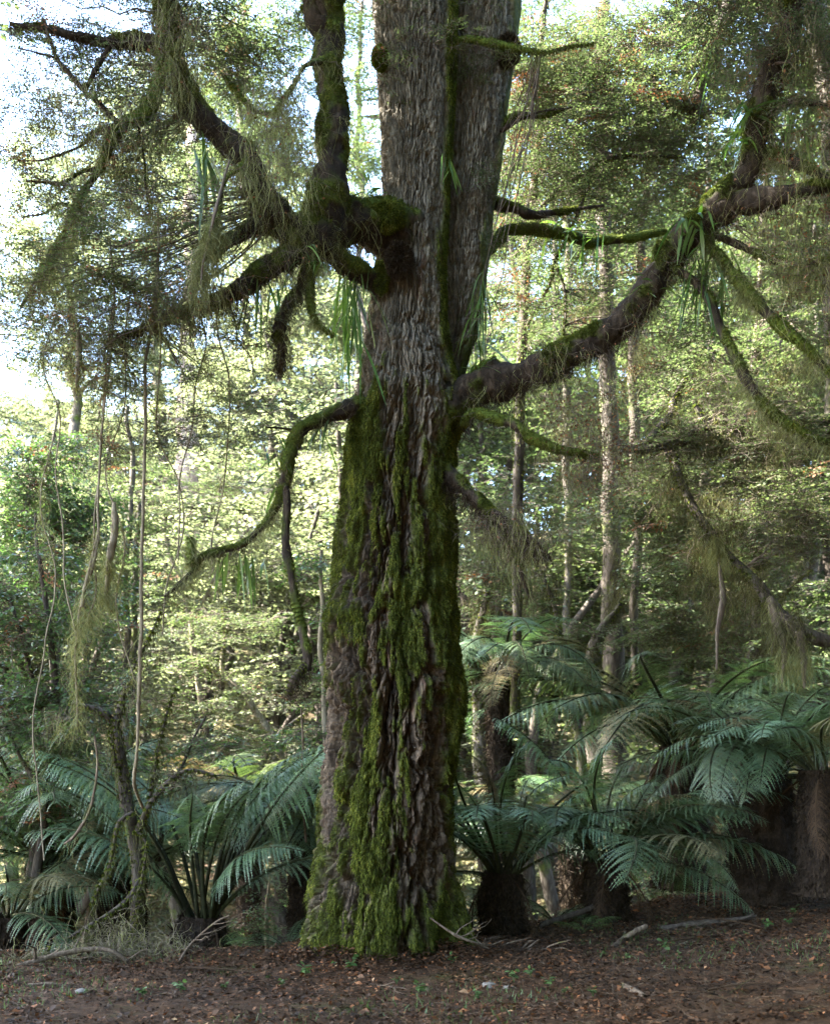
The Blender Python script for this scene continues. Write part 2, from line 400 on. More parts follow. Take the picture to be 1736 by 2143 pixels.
def spray_template(seed, leafL=0.028, length=0.42, nside=9, droop=0.25, frac=0.36):
    """flat beech spray: a twig with side twigs, leaves alternate along each; returns leaf verts (n,4,3) and twig paths"""
    R = RS(seed); leaves = []; tw = []
    main = [np.array([s * length, 0.02 * math.sin(5 * s + seed), -droop * length * s * s]) for s in np.linspace(0, 1, 6)]
    tw.append(np.array(main))
    def leafrow(a, b, n):
        d = b - a; dn = d / (np.linalg.norm(d) + 1e-9)
        for i in range(n):
            s = (i + 0.7) / n
            p = a + d * s; side = 1 if i % 2 else -1
            ang = side * R.uniform(0.6, 1.1)
            dx = np.array([dn[0] * math.cos(ang) - dn[1] * math.sin(ang), dn[0] * math.sin(ang) + dn[1] * math.cos(ang), dn[2] + R.normal(0, 0.25)])
            dx /= np.linalg.norm(dx)
            up = np.array([R.normal(0, 0.35), R.normal(0, 0.35), 1.0]); sd = np.cross(up, dx); sd /= np.linalg.norm(sd)
            L = leafL * R.uniform(0.7, 1.25); W = L * frac * 0.75
            leaves.append([p, p + dx * L * 0.45 + sd * W, p + dx * L, p + dx * L * 0.45 - sd * W])
    for i in range(nside):
        s = (i + 0.6) / nside
        a = main[0] + (main[-1] - main[0]) * s; a = np.array([s * length, 0.02 * math.sin(5 * s + seed), -droop * length * s * s])
        sl = length * 0.48 * (1 - 0.65 * s) * R.uniform(0.75, 1.2); side = 1 if i % 2 else -1
        ang = side * R.uniform(0.65, 1.0)
        b = a + np.array([math.cos(ang) * sl, math.sin(ang) * sl, -sl * droop * R.uniform(0.2, 1.0) + R.normal(0, 0.015)])
        tw.append(np.array([a + (b - a) * t for t in np.linspace(0, 1, 6)]))
        leafrow(a, b, max(3, int(sl / (leafL * 0.62))))
    leafrow(main[2], main[-1], 7)
    return np.array(leaves), np.array(tw)

SPR = [spray_template(s) for s in range(6)]                                   # near: 28 mm leaves
SPRM = [spray_template(20 + s, 0.055, 0.62, 8, 0.2, 0.4) for s in range(5)]      # mid distance
SPRF = [spray_template(40 + s, 0.13, 1.05, 6, 0.15, 0.42) for s in range(4)]     # far
SPRS = [spray_template(60 + s, 0.075, 0.46, 5, 0.35, 0.30) for s in range(4)]    # broad-leaved shrub

def put_sprays(mb, pos, Rm, sc, tmpl, seed, m_leaf=0, m_twig=1, twr=0.002, twigs=True, brown=0.0, m_brown=None):
    R = RS(seed); n = len(pos); pick = R.randint(0, len(tmpl), n)
    for k, (lv, tw) in enumerate(tmpl):
        s = np.where(pick == k)[0]
        if not len(s): continue
        v = np.einsum('nij,lqj->nlqi', Rm[s] * sc[s, None, None], lv) + pos[s][:, None, None]
        nl = len(lv); tot = len(s) * nl
        tone = np.repeat(R.uniform(0, 1, len(s)), nl) * 0.55 + R.uniform(0, 1, tot) * 0.45
        f = np.arange(tot * 4).reshape(-1, 4)
        mi = np.full(tot, m_leaf)
        if m_brown is not None: mi[np.repeat(R.uniform(0, 1, len(s)) < brown, nl)] = m_brown
        mb.add(v.reshape(-1, 3), f, mi, tone)
        if twigs:
            t = np.einsum('nij,lqj->nlqi', Rm[s] * sc[s, None, None], tw) + pos[s][:, None, None]
            t = t.reshape(-1, tw.shape[1], 3)
            rad = np.tile(np.linspace(twr, twr * 0.4, tw.shape[1]), (len(t), 1))
            a, q = ribs(t, rad, 3); mb.add(a, q, m_twig, 0.5)

def cloud(center, rad, n, R, hollow=0.2):
    d = R.normal(0, 1, (n, 3)); d /= np.linalg.norm(d, axis=1)[:, None]
    r = R.uniform(hollow, 1, n) ** 0.6
    return np.asarray(center) + d * r[:, None] * np.asarray(rad)

def blob_px(b, R):
    """(px,py,Y,rx,ry,n[,dY]) -> points"""
    px, py, Y, rx, ry, n = b[:6]; dY = b[6] if len(b) > 6 else max(0.4, 0.7 * rx / F * Y)
    return cloud(P(px, py, Y), (rx / F * Y, dY, ry / F * Y), n, R)

def strands(pos, R, lmin, lmax, width, n=6, wig=0.03, spread=0.0):
    """hanging ribbons from pos (K,3)"""
    K = len(pos); L = R.uniform(0, 1, K) ** 1.8 * (lmax - lmin) + lmin
    t = np.linspace(0, 1, n)
    p = np.repeat(pos[:, None], n, 1)
    ph = R.uniform(0, 6.28, (K, 2)); fr = R.uniform(2, 6, (K, 2))
    p[:, :, 2] -= t * L[:, None]
    dirn = R.normal(0, spread, (K, 2))
    for a in (0, 1):
        p[:, :, a] += (np.sin(ph[:, a, None] + t * fr[:, a, None]) - np.sin(ph[:, a, None])) * wig * (0.3 + L[:, None]) + dirn[:, a, None] * np.sqrt(t) * L[:, None]
    az = R.uniform(0, PI, K); s = np.stack([np.cos(az), np.sin(az) * 0.5, 0 * az], -1)[:, None] * (width * R.uniform(0.5, 1.4, K)[:, None, None] * (1.05 - 0.75 * t)[None, :, None])
    v = np.stack([p - s, p + s], 2).reshape(-1, 3)
    b = (np.arange(K)[:, None] * n + np.arange(n - 1)[None]) * 2
    q = np.stack([b, b + 1, b + 3, b + 2], -1).reshape(-1, 4)
    tone = np.repeat(R.uniform(0, 1, K), n - 1)
    return v, q, tone

def blades(pos, nrm, R, L, W, out=0.7, down=0.5, jit=0.5):
    K = len(pos)
    d = nrm * out + np.array([0, 0, -down]) + R.normal(0, jit, (K, 3)); d /= np.linalg.norm(d, axis=1)[:, None]
    s = np.cross(d, R.normal(0, 1, (K, 3))); s /= np.linalg.norm(s, axis=1)[:, None]
    l = L * R.uniform(0.5, 1.5, K)[:, None]; w = W * R.uniform(0.6, 1.4, K)[:, None]
    v = np.stack([pos - s * w, pos + s * w, pos + d * l], 1).reshape(-1, 3)
    return v, np.arange(K * 3).reshape(-1, 3), R.uniform(0, 1, K)

def twigs(pos, R, L, r, n=6, droop=0.4, flat=0.6, wander=0.35):
    """random fine twigs growing away from pos"""
    K = len(pos); d = R.normal(0, 1, (K, 3)); d[:, 2] = d[:, 2] * flat - droop * 0.5
    d /= np.linalg.norm(d, axis=1)[:, None]
    l = L * R.uniform(0.4, 1.3, K)
    p = np.zeros((K, n, 3)); p[:, 0] = pos
    for i in range(1, n):
        d = d + R.normal(0, wander, (K, 3)); d[:, 2] -= droop * 0.15; d /= np.linalg.norm(d, axis=1)[:, None]
        p[:, i] = p[:, i-1] + d * (l / (n - 1))[:, None]
    rad = np.linspace(1, 0.35, n)[None] * (r * R.uniform(0.6, 1.4, K))[:, None]
    return p, rad

# ================================================================== the big old tree
BASE = P(800, 1990, 10.0)
tree = empty('mossy_tree', BASE, 'huge old forked tree with shaggy bark, its lower trunk sheeted in green moss', 'tree')

# outline of the trunk in the picture: y, left, right, depth
OUT = [(2040, 618, 985), (2000, 632, 972), (1950, 640, 966), (1900, 648, 962), (1800, 663, 960), (1700, 672, 955), (1600, 680, 954), (1500, 684, 962),
       (1440, 688, 966), (1380, 684, 958), (1300, 690, 947), (1200, 707, 942), (1100, 712, 944), (1000, 722, 942), (900, 733, 958),
       (840, 742, 962), (780, 752, 950), (700, 762, 934), (600, 776, 930), (500, 790, 930), (400, 800, 932), (300, 798, 936),
       (200, 792, 942), (100, 787, 946), (0, 780, 948), (-150, 778, 930), (-400, 775, 900), (-700, 770, 860)]
OUT2 = [(900, 850, 950), (780, 895, 968), (700, 915, 994), (600, 910, 1012), (500, 912, 1024), (400, 914, 1036), (300, 918, 1050), (200, 922, 1062), (100, 924, 1074),
        (0, 924, 1085), (-150, 950, 1085), (-400, 965, 1075), (-700, 985, 1070)]

def trunk_field(p, n, seed):
    """bark relief (metres) and moss cover 0..1 at points p with normals n"""
    x, y, z = p[..., 0], p[..., 1], p[..., 2]
    st = lambda a, b: np.stack([x * a, y * a, z * b], -1)
    warp = fbm(st(3.0, 1.2), seed + 5, 3)[..., None] * np.array([0.5, 0.5, 0.3])
    low = sstep(7.4, 3.2, z)                         # shaggy lower trunk / plated upper trunk
    # long fissures and flakes
    rid = 1 - np.abs(fbm(st(5.0, 1.1) + warp, seed + 31, 4)) * 2.2
    fine = fbm(st(42, 16), seed + 61, 2)
    lump = fbm(st(1.3, 0.75), seed + 71, 3)
    th = np.arctan2(n[..., 1], n[..., 0]); th = np.mod(th + 1.5 * PI, 2 * PI)
    sw = th * 0.6 + 0.05 * fbm(st(3.5, 1.5), seed + 81, 3) + 0.03 * fbm(st(14, 7), seed + 83, 2); tw = z + 0.10 * fbm(st(4, 3), seed + 85, 3) + 0.05 * fbm(st(17, 12), seed + 87, 2)
    rag = 0.012 * fbm(st(60, 22), seed + 89, 2); sw = sw + rag
    eL, rL = cells(sw / 0.13, tw / 0.85, seed + 91); eM, rM = cells(sw / 0.046 + 7, (tw + 0.6 * rag) / 0.26, seed + 93); eS, rS = cells(sw / 0.017 + 3, tw / 0.085, seed + 95)
    hcut = sstep(0.06, 0.22, np.abs(fbm(st(7, 20) + warp * 2, seed + 99, 3)) * 2)
    ck = lambda e, w: sstep(0.0, w, e)
    c1 = rL
    shag = low * (0.060 * ck(eL, 0.30) - 0.050 + 0.060 * (rL - 0.5) + 0.026 * ck(eM, 0.45) - 0.022 + 0.018 * (rM - 0.5) + 0.010 * ck(eS, 0.4) + 0.009 * (rS - 0.5) - 0.060 * np.clip(rid, 0, 1) ** 3 + 0.04 * fbm(st(7, 1.0) + warp, seed + 11, 4) - 0.008 * (1 - hcut)) + 0.009 * fine * low
    plat = (1 - low) * (0.030 * ck(eM, 0.30) - 0.026 + 0.016 * (rM - 0.5) + 0.009 * ck(eS, 0.4) + 0.006 * (rS - 0.5) + 0.006 * fine - 0.024 * np.clip(rid, 0, 1) ** 4 - 0.008 * (1 - hcut))
    tone = np.clip(0.45 * rM + 0.3 * rL + 0.25 * rS, 0, 1)
    shag = shag * 1.35; plat = plat * 1.1
    # knots, swellings and hollows of the old trunk: (height, bearing, amount, half-width rad, half-height m)
    tb = np.arctan2(n[..., 1], n[..., 0])
    for (bz, bt, ba, bw, bh) in ((3.25, -2.75, 0.10, 0.35, 0.20), (2.15, -2.05, -0.10, 0.30, 0.35), (2.62, -2.5, 0.08, 0.22, 0.22), (0.85, -1.02, -0.12, 0.13, 0.42), (4.05, -1.75, 0.09, 0.22, 0.13), (3.86, -1.70, -0.08, 0.26, 0.10), (5.35, -1.9, 0.05, 0.5, 0.16),
                                 (5.75, -1.5, 0.045, 0.6, 0.12), (2.75, -0.75, 0.10, 0.28, 0.30), (1.65, -2.35, 0.09, 0.18, 0.14), (1.48, -2.25, -0.09, 0.16, 0.12), (3.0, -1.35, -0.07, 0.16, 0.30), (1.25, -1.55, 0.06, 0.25, 0.25), (6.9, -1.2, 0.05, 0.3, 0.2), (0.35, -2.2, 0.07, 0.25, 0.4), (0.3, -1.45, 0.05, 0.2, 0.35)):
        shag = shag + ba * np.exp(-((tb - bt) / bw) ** 2 - ((z - bz + 0.25 * (tb - bt)) / bh) ** 2)
    # moss: drips down the trunk, thick on the left flank, at the foot and on the right edge
    bias = np.interp(z, [0.0, 0.5, 1.2, 2.0, 2.6, 3.2, 3.9, 4.8, 5.4, 6.2, 7.0, 9.5], [0.34, 0.29, 0.20, 0.11, 0.11, 0.24, 0.13, 0.03, -0.28, -0.52, -0.60, -0.50])
    m = fbm(st(2.2, 0.6) + warp * 0.6, seed + 111, 4) * 0.45 + fbm(st(8.0, 1.0) + warp, seed + 131, 3) * 0.65 + fbm(st(24.0, 3.2) + warp, seed + 141, 3) * 0.55 + low * (0.42 * (rL - 0.5) + 0.30 * (rM - 0.5) + 0.22 * (ck(eL, 0.3) - 0.8) + 0.15 * (ck(eM, 0.3) - 0.8))
    side = np.maximum(-n[..., 0] - 0.45, 0) * 0.55 * sstep(6.0, 5.0, z) * sstep(2.0, 3.6, z)
    right = np.maximum(n[..., 0] - 0.55, 0) * 1.7 * np.maximum(sstep(0.6, 3.0, z), 0) + np.maximum(n[..., 0] - 0.7, 0) * 2.2 * sstep(5, 6.5, z)
    bare = -0.42 * np.exp(-((z - 2.2) / 0.75) ** 2) * sstep(0.15, -0.75, n[..., 0] + 0.15)
    bare2 = -0.8 * np.exp(-((z - 1.05) / 0.7) ** 2 - ((n[..., 0] - 0.60) / 0.18) ** 2)
    mm = sstep(-0.06, 0.28, m + bias + side + right + bare + bare2 - 0.035)
    cushion = fbm(st(16, 7), seed + 151, 3) * 0.5 + 0.5
    d = 0.07 * lump * (0.35 + 0.65 * low) + shag * (1 - 0.45 * mm) + plat * (1 - mm) + mm * (0.016 + 0.038 * cushion) 
    # a burl under the left flank and flared root ridges at the foot
    th = np.arctan2(n[..., 1], n[..., 0])
    root = sstep(1.5, -0.1, z) ** 1.6
    d = d + root * 0.15 * (np.cos(th * 5 + 0.8) * 0.5 + np.cos(th * 8 + 2.1) * 0.3)
    return d, mm, tone

def trunk_mesh(out, Y0fun, segs, step, seed, name):
    o = np.array(out, float); ys = np.arange(o[:, 0].max(), o[:, 0].min(), -step)
    k = o[::-1]
    l = np.interp(ys, k[:, 0], k[:, 1]); r = np.interp(ys, k[:, 0], k[:, 2])
    ker = np.ones(9) / 9
    sm = lambda a: np.convolve(np.pad(a, 4, mode='edge'), ker, 'valid')
    l, r = sm(l), sm(r)
    Y = np.array([Y0fun(y) for y in ys])
    rad = (r - l) / 2 / F * Y - 0.012
    C = np.array([P((a + b) / 2, y, yy) for a, b, y, yy in zip(l, r, ys, Y)])
    C[:, 1] += 0
    a = np.linspace(0, 2*PI, segs, endpoint=False) + PI / 2; a = a - 0.5 * np.cos(a)      # more vertices on the road side
    nr = np.stack([np.cos(a), np.sin(a), 0 * a], -1)[None].repeat(len(ys), 0)
    p = C[:, None] + nr * rad[:, None, None]
    d, mm, tone = trunk_field(p, nr, seed)
    v = p + nr * d[..., None]
    # keep the outline that the photograph shows: flakes droop a little
    v[..., 2] += -0.25 * np.maximum(d, 0)
    i = np.arange(len(ys) - 1)[:, None] * segs; j = np.arange(segs)[None]; kx = (j + 1) % segs
    q = np.stack([i + j, i + kx, i + segs + kx, i + segs + j], -1).reshape(-1, 4)
    me = mesh_np(name, v.reshape(-1, 3), q, M['trunk'], True, pattr={'moss': mm.reshape(-1), 'tone': tone.reshape(-1)})
    return me, v.reshape(-1, 3), nr.reshape(-1, 3), mm.reshape(-1)

def moss_coat(v, n, mm, count, R, L=0.02, W=0.004, down=0.7, thr=0.35, keep=None):
    w = np.clip(mm - thr, 0, 1) + 1e-7
    if keep is not None: w = w * keep
    idx = R.choice(len(v), count, p=w / w.sum())
    pos = v[idx] + R.normal(0, 0.006, (count, 3)) - n[idx] * 0.003
    return blades(pos, n[idx], R, L, W, 0.75, down, 0.45)

me, tv, tn, tm = trunk_mesh(OUT, lambda y: 10.0 + np.interp(y, [-700, 400, 900], [0.1, 0, 0]), 480, 1.6, 1, 'trunk')
trunk = obj('trunk', me, tree)
R = RS(11)
front = ((tn[:, 1] < 0.35) & (tv[:, 2] < 9.6)).astype(float)
mb = MB()
v, f, r = moss_coat(tv, tn, tm, 330000, R, 0.020, 0.0036, 0.9, 0.4, front); mb.add(v, f, 0, r)
v, f, r = moss_coat(tv, tn, tm, 40000, R, 0.05, 0.004, 2.2, 0.6, front); mb.add(v, f, 0, r)
obj('moss', mb.mesh('trunk moss', M['moss']), trunk)

me, sv, sn, smm = trunk_mesh(OUT2, lambda y: np.interp(y, [-700, 300, 900], [10.7, 10.35, 10.25]), 260, 1.8, 301, 'second stem')
stem = obj('trunk', me, tree)
# ------------------------------------------------------------------ boughs
def bough(name, pts, parent, seed, segs=None, moss=0.6, rough=1.0, step=0.02, hair=1.0, beard=0.0, lich=0.0, lich_len=0.35):
    c4 = px_path(pts); c4[:, 3] *= 0.82; rmax = c4[:, 3].max()
    c = spline(c4, step if rmax > 0.05 else 0.035)
    wob = np.stack([fbm(c[:, :3] * 2.6 + k * 9.1, seed + k, 3) for k in range(3)], -1); c[:, :3] += wob * (0.022 + 0.22 * c[:, 3:4]); c[:, 3] *= 1 + 0.28 * fbm(c[:, :3] * 4.0, seed + 5, 3)
    segs = segs or int(np.clip(rmax * 2 * PI / 0.016, 8, 56))
    store = {}
    def disp(p, n, r):
        a = 1.0 / np.maximum(r, 0.02)
        b = fbm(p * 6.0, seed, 3) * 0.32 * r * rough + (fbm(p * 2.7, seed + 19, 2) > 0.28) * 0.12 * r + np.clip(1 - np.abs(fbm(p * 9.0, seed + 23, 3)) * 4, 0, 1) * -0.10 * r + fbm(p * np.array([22., 22, 22]), seed + 7, 3) * np.minimum(0.16 * r, 0.018) * rough
        m = sstep(-0.1, 0.3, fbm(p * 4.5, seed + 13, 4) + (moss - 0.5) * 1.6 + 0.25 * n[..., 2])
        store['m'] = m
        return b + m * np.minimum(0.012, 0.18 * r) * (0.6 + 0.8 * vnoise(p * 30, seed + 3))
    v, q, n = tube(c, segs, disp)
    mo = store['m'].reshape(-1)
    me = mesh_np(name, v, q, M['bough'], True, pattr={'moss': mo})
    o = obj(name, me, parent)
    R = RS(seed); mb = MB(); area = float((2 * PI * c[:-1, 3] * np.linalg.norm(np.diff(c[:, :3], axis=0), axis=1)).sum())
    k = int(area * 42000 * hair)
    if k > 50:
        a, f, r = moss_coat(v, n, mo, k, R, 0.011 + 0.018 * min(rmax, 0.1), 0.0032, 1.0, 0.3); mb.add(a, f, 0, r)
    if beard > 0:
        kk = int(area * 3500 * beard); idx = R.randint(0, len(v), kk)
        low = n[idx][:, 2] < 0.3; a, f, r = strands(v[idx][low], R, 0.03, 0.24, 0.0022, 6, 0.09, 0.22); mb.add(a, f, 2, r)
    if lich > 0:
        kk = int(area * 2600 * lich); cl = fbm(v * 3.0, seed + 77, 2); w = np.clip(cl + 0.1, 0, 1) + 0.01
        idx = R.choice(len(v), kk, p=w / w.sum()); a, f, r = strands(v[idx], R, 0.04, lich_len, 0.0022, 8, 0.09, 0.12); mb.add(a, f, 1, r)
    if len(c) > 12:
        kt = int(np.linalg.norm(np.diff(c[:, :3], axis=0), axis=1).sum() * 16); it = R.randint(3, len(c), kt)
        p, rad = twigs(c[it, :3], R, 0.34, 0.0032, 8, 0.1, 0.8, 0.42); a, f = ribs(p, rad, 3); mb.add(a, f, 3, 0.5)
        tip = p[:, 2:].reshape(-1, 3); a, f, r = strands(tip[R.randint(0, len(tip), kt * 2)], R, 0.02, 0.16, 0.002, 5, 0.09, 0.2); mb.add(a, f, 1, r)
    if mb.n: obj('hanging_moss' if (beard or lich) else 'moss', mb.mesh(name + ' moss', [M['moss'], M['lichen'], M['beard'], M['twig']]), o)
    BN[name + str(seed)] = c
    return o, c
BN = {}
Bo = {}
# left: thick collar leaving the trunk, elbow, two rising limbs
Bo['collar'], _ = bough('bough', [(870, 500, 9.95, 150), (800, 480, 9.75, 130), (745, 462, 9.6, 100), (700, 478, 9.45, 88), (655, 500, 9.3, 92), (615, 498, 9.2, 80), (575, 455, 9.1, 72), (545, 400, 9.05, 66),
     (520, 345, 9.0, 74), (470, 285, 8.95, 72), (412, 232, 8.9, 62), (380, 170, 8.85, 54), (362, 110, 8.8, 50), (350, 40, 8.8, 46), (345, -120, 8.8, 40)], tree, 400, moss=0.5, hair=0.9, beard=0.6, lich=0.35)
Bo['riser'], _ = bough('bough', [(635, 505, 9.25, 78), (665, 470, 9.3, 84), (688, 410, 9.3, 80), (696, 340, 9.3, 68), (700, 260, 9.3, 66), (697, 180, 9.3, 64), (692, 110, 9.3, 72), (690, 20, 9.3, 84), (690, -150, 9.3, 80)], tree, 410, moss=0.55, hair=0.9, beard=0.25, lich=0.15)
Bo['arch'], _ = bough('bough', [(800, 600, 9.8, 60), (768, 585, 9.65, 52), (735, 560, 9.5, 46), (700, 532, 9.4, 44), (655, 520, 9.3, 50), (600, 538, 9.2, 48), (555, 560, 9.15, 46), (520, 595, 9.1, 40), (480, 622, 9.0, 34), (430, 640, 9.0, 30), (370, 660, 8.95, 24), (300, 690, 8.9, 18), (220, 720, 8.85, 12)], tree, 420, moss=0.5, hair=0.7, beard=0.9)
Bo['stub'], _ = bough('bough', [(560, 455, 9.1, 40), (530, 478, 9.05, 38), (495, 500, 9.0, 32), (455, 522, 8.95, 26), (440, 540, 8.95, 16)], tree, 430, moss=0.6, beard=0.8)
bough('bough', [(690, 55, 9.3, 50), (672, 60, 9.3, 46), (655, 20, 9.28, 50), (650, -100, 9.28, 48)], tree, 440, moss=0.5, beard=0.6)
bough('branch', [(655, 515, 9.25, 26), (650, 560, 9.2, 24), (652, 610, 9.2, 20), (655, 655, 9.2, 18), (672, 685, 9.2, 14), (698, 702, 9.2, 8)], tree, 441, moss=0.95, hair=1.4, lich=1.5, lich_len=0.2)
bough('branch', [(640, 560, 9.2, 24), (618, 610, 9.18, 22), (596, 645, 9.15, 28), (588, 680, 9.15, 36), (588, 720, 9.15, 28), (585, 770, 9.15, 12)], tree, 442, moss=0.45, beard=3.0, lich=0.8)
bough('branch', [(372, 150, 8.85, 26), (340, 165, 8.8, 26), (318, 205, 8.75, 30), (295, 240, 8.7, 28), (255, 262, 8.7, 22), (228, 300, 8.65, 22), (208, 350, 8.6, 16), (170, 410, 8.55, 13), (130, 490, 8.5, 11), (95, 560, 8.45, 9), (50, 640, 8.4, 5)], tree, 443, moss=0.75, hair=0.8, lich=1.3, lich_len=0.45)
bough('branch', [(345, 90, 8.8, 30), (290, 85, 8.75, 34), (220, 92, 8.7, 28), (160, 78, 8.6, 24), (100, 62, 8.55, 18), (20, 50, 8.5, 12)], tree, 444, moss=0.4, beard=1.5)
bough('branch', [(90, 40, 8.5, 9), (108, 92, 8.5, 11), (122, 128, 8.5, 11), (170, 185, 8.55, 12), (205, 215, 8.6, 12), (245, 258, 8.68, 12)], tree, 445, moss=0.05, hair=0.2)
bough('branch', [(118, 122, 8.5, 6), (85, 112, 8.45, 5), (40, 100, 8.4, 4)], tree, 446, moss=0.05, hair=0)
bough('branch', [(235, 90, 8.7, 14), (218, 115, 8.66, 14), (200, 150, 8.6, 13), (180, 190, 8.57, 9)], tree, 447, moss=0.4, beard=0.6)
bough('branch', [(208, 352, 8.6, 8), (165, 360, 8.55, 8), (125, 385, 8.5, 7), (60, 382, 8.4, 4)], tree, 448, moss=0.4, lich=0.8)
bough('branch', [(255, 262, 8.7, 9), (205, 275, 8.6, 8), (165, 305, 8.5, 7), (105, 330, 8.45, 6), (40, 335, 8.4, 4)], tree, 449, moss=0.3, lich=0.6)
bough('branch', [(155, 430, 8.54, 7), (120, 425, 8.5, 6), (95, 445, 8.5, 5), (50, 455, 8.4, 3)], tree, 450, moss=0.2)
bough('branch', [(340, 170, 8.8, 12), (335, 120, 8.75, 14), (345, 60, 8.7, 12), (350, -20, 8.7, 10)], tree, 451, moss=0.85, lich=0.8)
bough('branch', [(520, 320, 9.0, 9), (510, 345, 8.8, 9), (470, 380, 8.7, 10), (455, 440, 8.65, 11), (430, 510, 8.6, 11), (415, 575, 8.6, 7)], tree, 452, moss=0.8, lich=3.0, lich_len=0.6)
bough('branch', [(690, 105, 9.25, 14), (672, 125, 9.15, 12), (640, 140, 9.05, 8), (610, 185, 8.95, 6), (575, 230, 8.9, 4)], tree, 453, moss=0.8, lich=2.0)
bough('branch', [(465, 155, 9.4, 10), (500, 195, 9.3, 10), (540, 232, 9.2, 9), (580, 235, 9.1, 5)], tree, 454, moss=0.6, lich=1.0)
bough('branch', [(293, 265, 8.7, 6), (300, 330, 8.7, 6), (306, 390, 8.7, 5), (318, 440, 8.7, 3)], tree, 455, moss=0.1, beard=0.4)
# small left branch from the flank of the trunk and the pieces hanging from it
Bo['flank'], _ = bough('bough', [(775, 850, 9.75, 44), (735, 855, 9.6, 38), (690, 868, 9.5, 30), (650, 885, 9.4, 30), (620, 915, 9.35, 34), (606, 955, 9.3, 30), (597, 1000, 9.3, 26), (588, 1045, 9.3, 20), (565, 1085, 9.25, 17), (535, 1120, 9.2, 16), (505, 1142, 9.15, 17), (460, 1155, 9.1, 17), (425, 1168, 9.1, 15), (402, 1195, 9.05, 11), (370, 1225, 9.0, 9), (345, 1248, 9.0, 5)], tree, 460, moss=0.45, hair=0.7, beard=0.7, lich=0.5)
bough('branch', [(597, 1020, 9.3, 18), (600, 1090, 9.28, 20), (602, 1150, 9.27, 20), (609, 1220, 9.25, 20), (628, 1310, 9.22, 20), (643, 1370, 9.2, 19), (648, 1402, 9.2, 10)], tree, 461, moss=0.45, hair=0.5)
bough('branch', [(640, 1385, 9.2, 14), (625, 1405, 9.15, 22), (612, 1425, 9.12, 26), (600, 1450, 9.1, 8)], tree, 462, moss=0.2, beard=3.0)
bough('branch', [(622, 900, 9.35, 7), (600, 895, 9.3, 6), (575, 893, 9.25, 5), (555, 893, 9.2, 4)], tree, 463, moss=0.3, hair=0.5)
bough('branch', [(402, 1180, 9.05, 18), (402, 1150, 9.05, 20), (398, 1128, 9.05, 14)], tree, 464, moss=0.85, lich=2.5, lich_len=0.25)
# right: the great bough
Bo['right'], _ = bough('bough', [(900, 880, 10.0, 150), (950, 840, 9.9, 118), (1000, 812, 9.8, 86), (1050, 797, 9.7, 78), (1110, 780, 9.6, 74), (1180, 748, 9.5, 76), (1240, 712, 9.4, 78), (1295, 675, 9.35, 76), (1345, 622, 9.3, 70), (1385, 565, 9.3, 72), (1420, 512, 9.25, 76), (1460, 468, 9.2, 78), (1510, 425, 9.15, 74), (1555, 375, 9.1, 62), (1582, 310, 9.05, 50), (1590, 240, 9.0, 46), (1600, 170, 9.0, 44), (1625, 100, 8.95, 40), (1648, 40, 8.9, 40), (1670, -80, 8.9, 38)], tree, 470, moss=0.42, hair=0.9, beard=1.0, lich=0.1)
bough('bough', [(1470, 462, 9.2, 24), (1500, 440, 9.15, 50), (1545, 425, 9.05, 52), (1600, 415, 8.95, 46), (1660, 405, 8.85, 38), (1760, 385, 8.8, 26)], tree, 471, moss=0.4, hair=0.6, beard=0.4)
bough('branch', [(1400, 560, 9.25, 16), (1430, 575, 9.2, 18), (1465, 605, 9.15, 20), (1495, 650, 9.1, 22), (1518, 710, 9.05, 24), (1548, 765, 9.0, 24), (1580, 820, 8.95, 24), (1615, 865, 8.9, 22), (1680, 905, 8.85, 18), (1760, 935, 8.8, 12)], tree, 472, moss=0.5, lich=0.8)
bough('branch', [(1465, 480, 9.2, 18), (1505, 535, 9.15, 20), (1545, 590, 9.1, 26), (1590, 640, 9.0, 26), (1635, 680, 8.95, 26), (1670, 715, 8.9, 20), (1740, 790, 8.85, 12)], tree, 473, moss=0.7, lich=1.2)
bough('branch', [(1590, 245, 9.0, 20), (1625, 222, 8.95, 22), (1660, 215, 8.9, 20), (1740, 225, 8.85, 14)], tree, 474, moss=0.35, lich=0.8)
bough('branch', [(1578, 325, 9.05, 20), (1620, 322, 9.0, 24), (1660, 340, 8.95, 24), (1740, 380, 8.85, 18)], tree, 475, moss=0.4, lich=1.0)
bough('branch', [(1480, 485, 9.2, 14), (1530, 505, 9.15, 18), (1590, 530, 9.1, 20), (1650, 550, 9.0, 16), (1740, 545, 8.9, 10)], tree, 476, moss=0.6, lich=1.5)
bough('branch', [(1548, 380, 9.1, 16), (1553, 320, 9.05, 14), (1558, 260, 9.05, 12), (1575, 215, 9.0, 9)], tree, 477, moss=0.7)
bough('branch', [(940, 905, 9.95, 40), (985, 868, 9.7, 24), (1035, 874, 9.5, 24), (1075, 890, 9.4, 22), (1110, 915, 9.35, 22), (1150, 932, 9.3, 20), (1195, 942, 9.25, 16), (1250, 950, 9.25, 11)], tree, 480, moss=0.85, hair=1.2, beard=0.3)
bough('branch', [(900, 960, 9.9, 40), (945, 1000, 9.7, 30), (985, 1035, 9.55, 28), (1030, 1075, 9.45, 34), (1065, 1105, 9.4, 38), (1100, 1130, 9.35, 26), (1140, 1160, 9.3, 11)], tree, 481, moss=0.5, beard=2.6)
bough('branch', [(1060, 1120, 9.4, 16), (1078, 1165, 9.4, 12), (1092, 1205, 9.4, 11), (1105, 1240, 9.4, 5)], tree, 482, moss=0.3, beard=0.8)
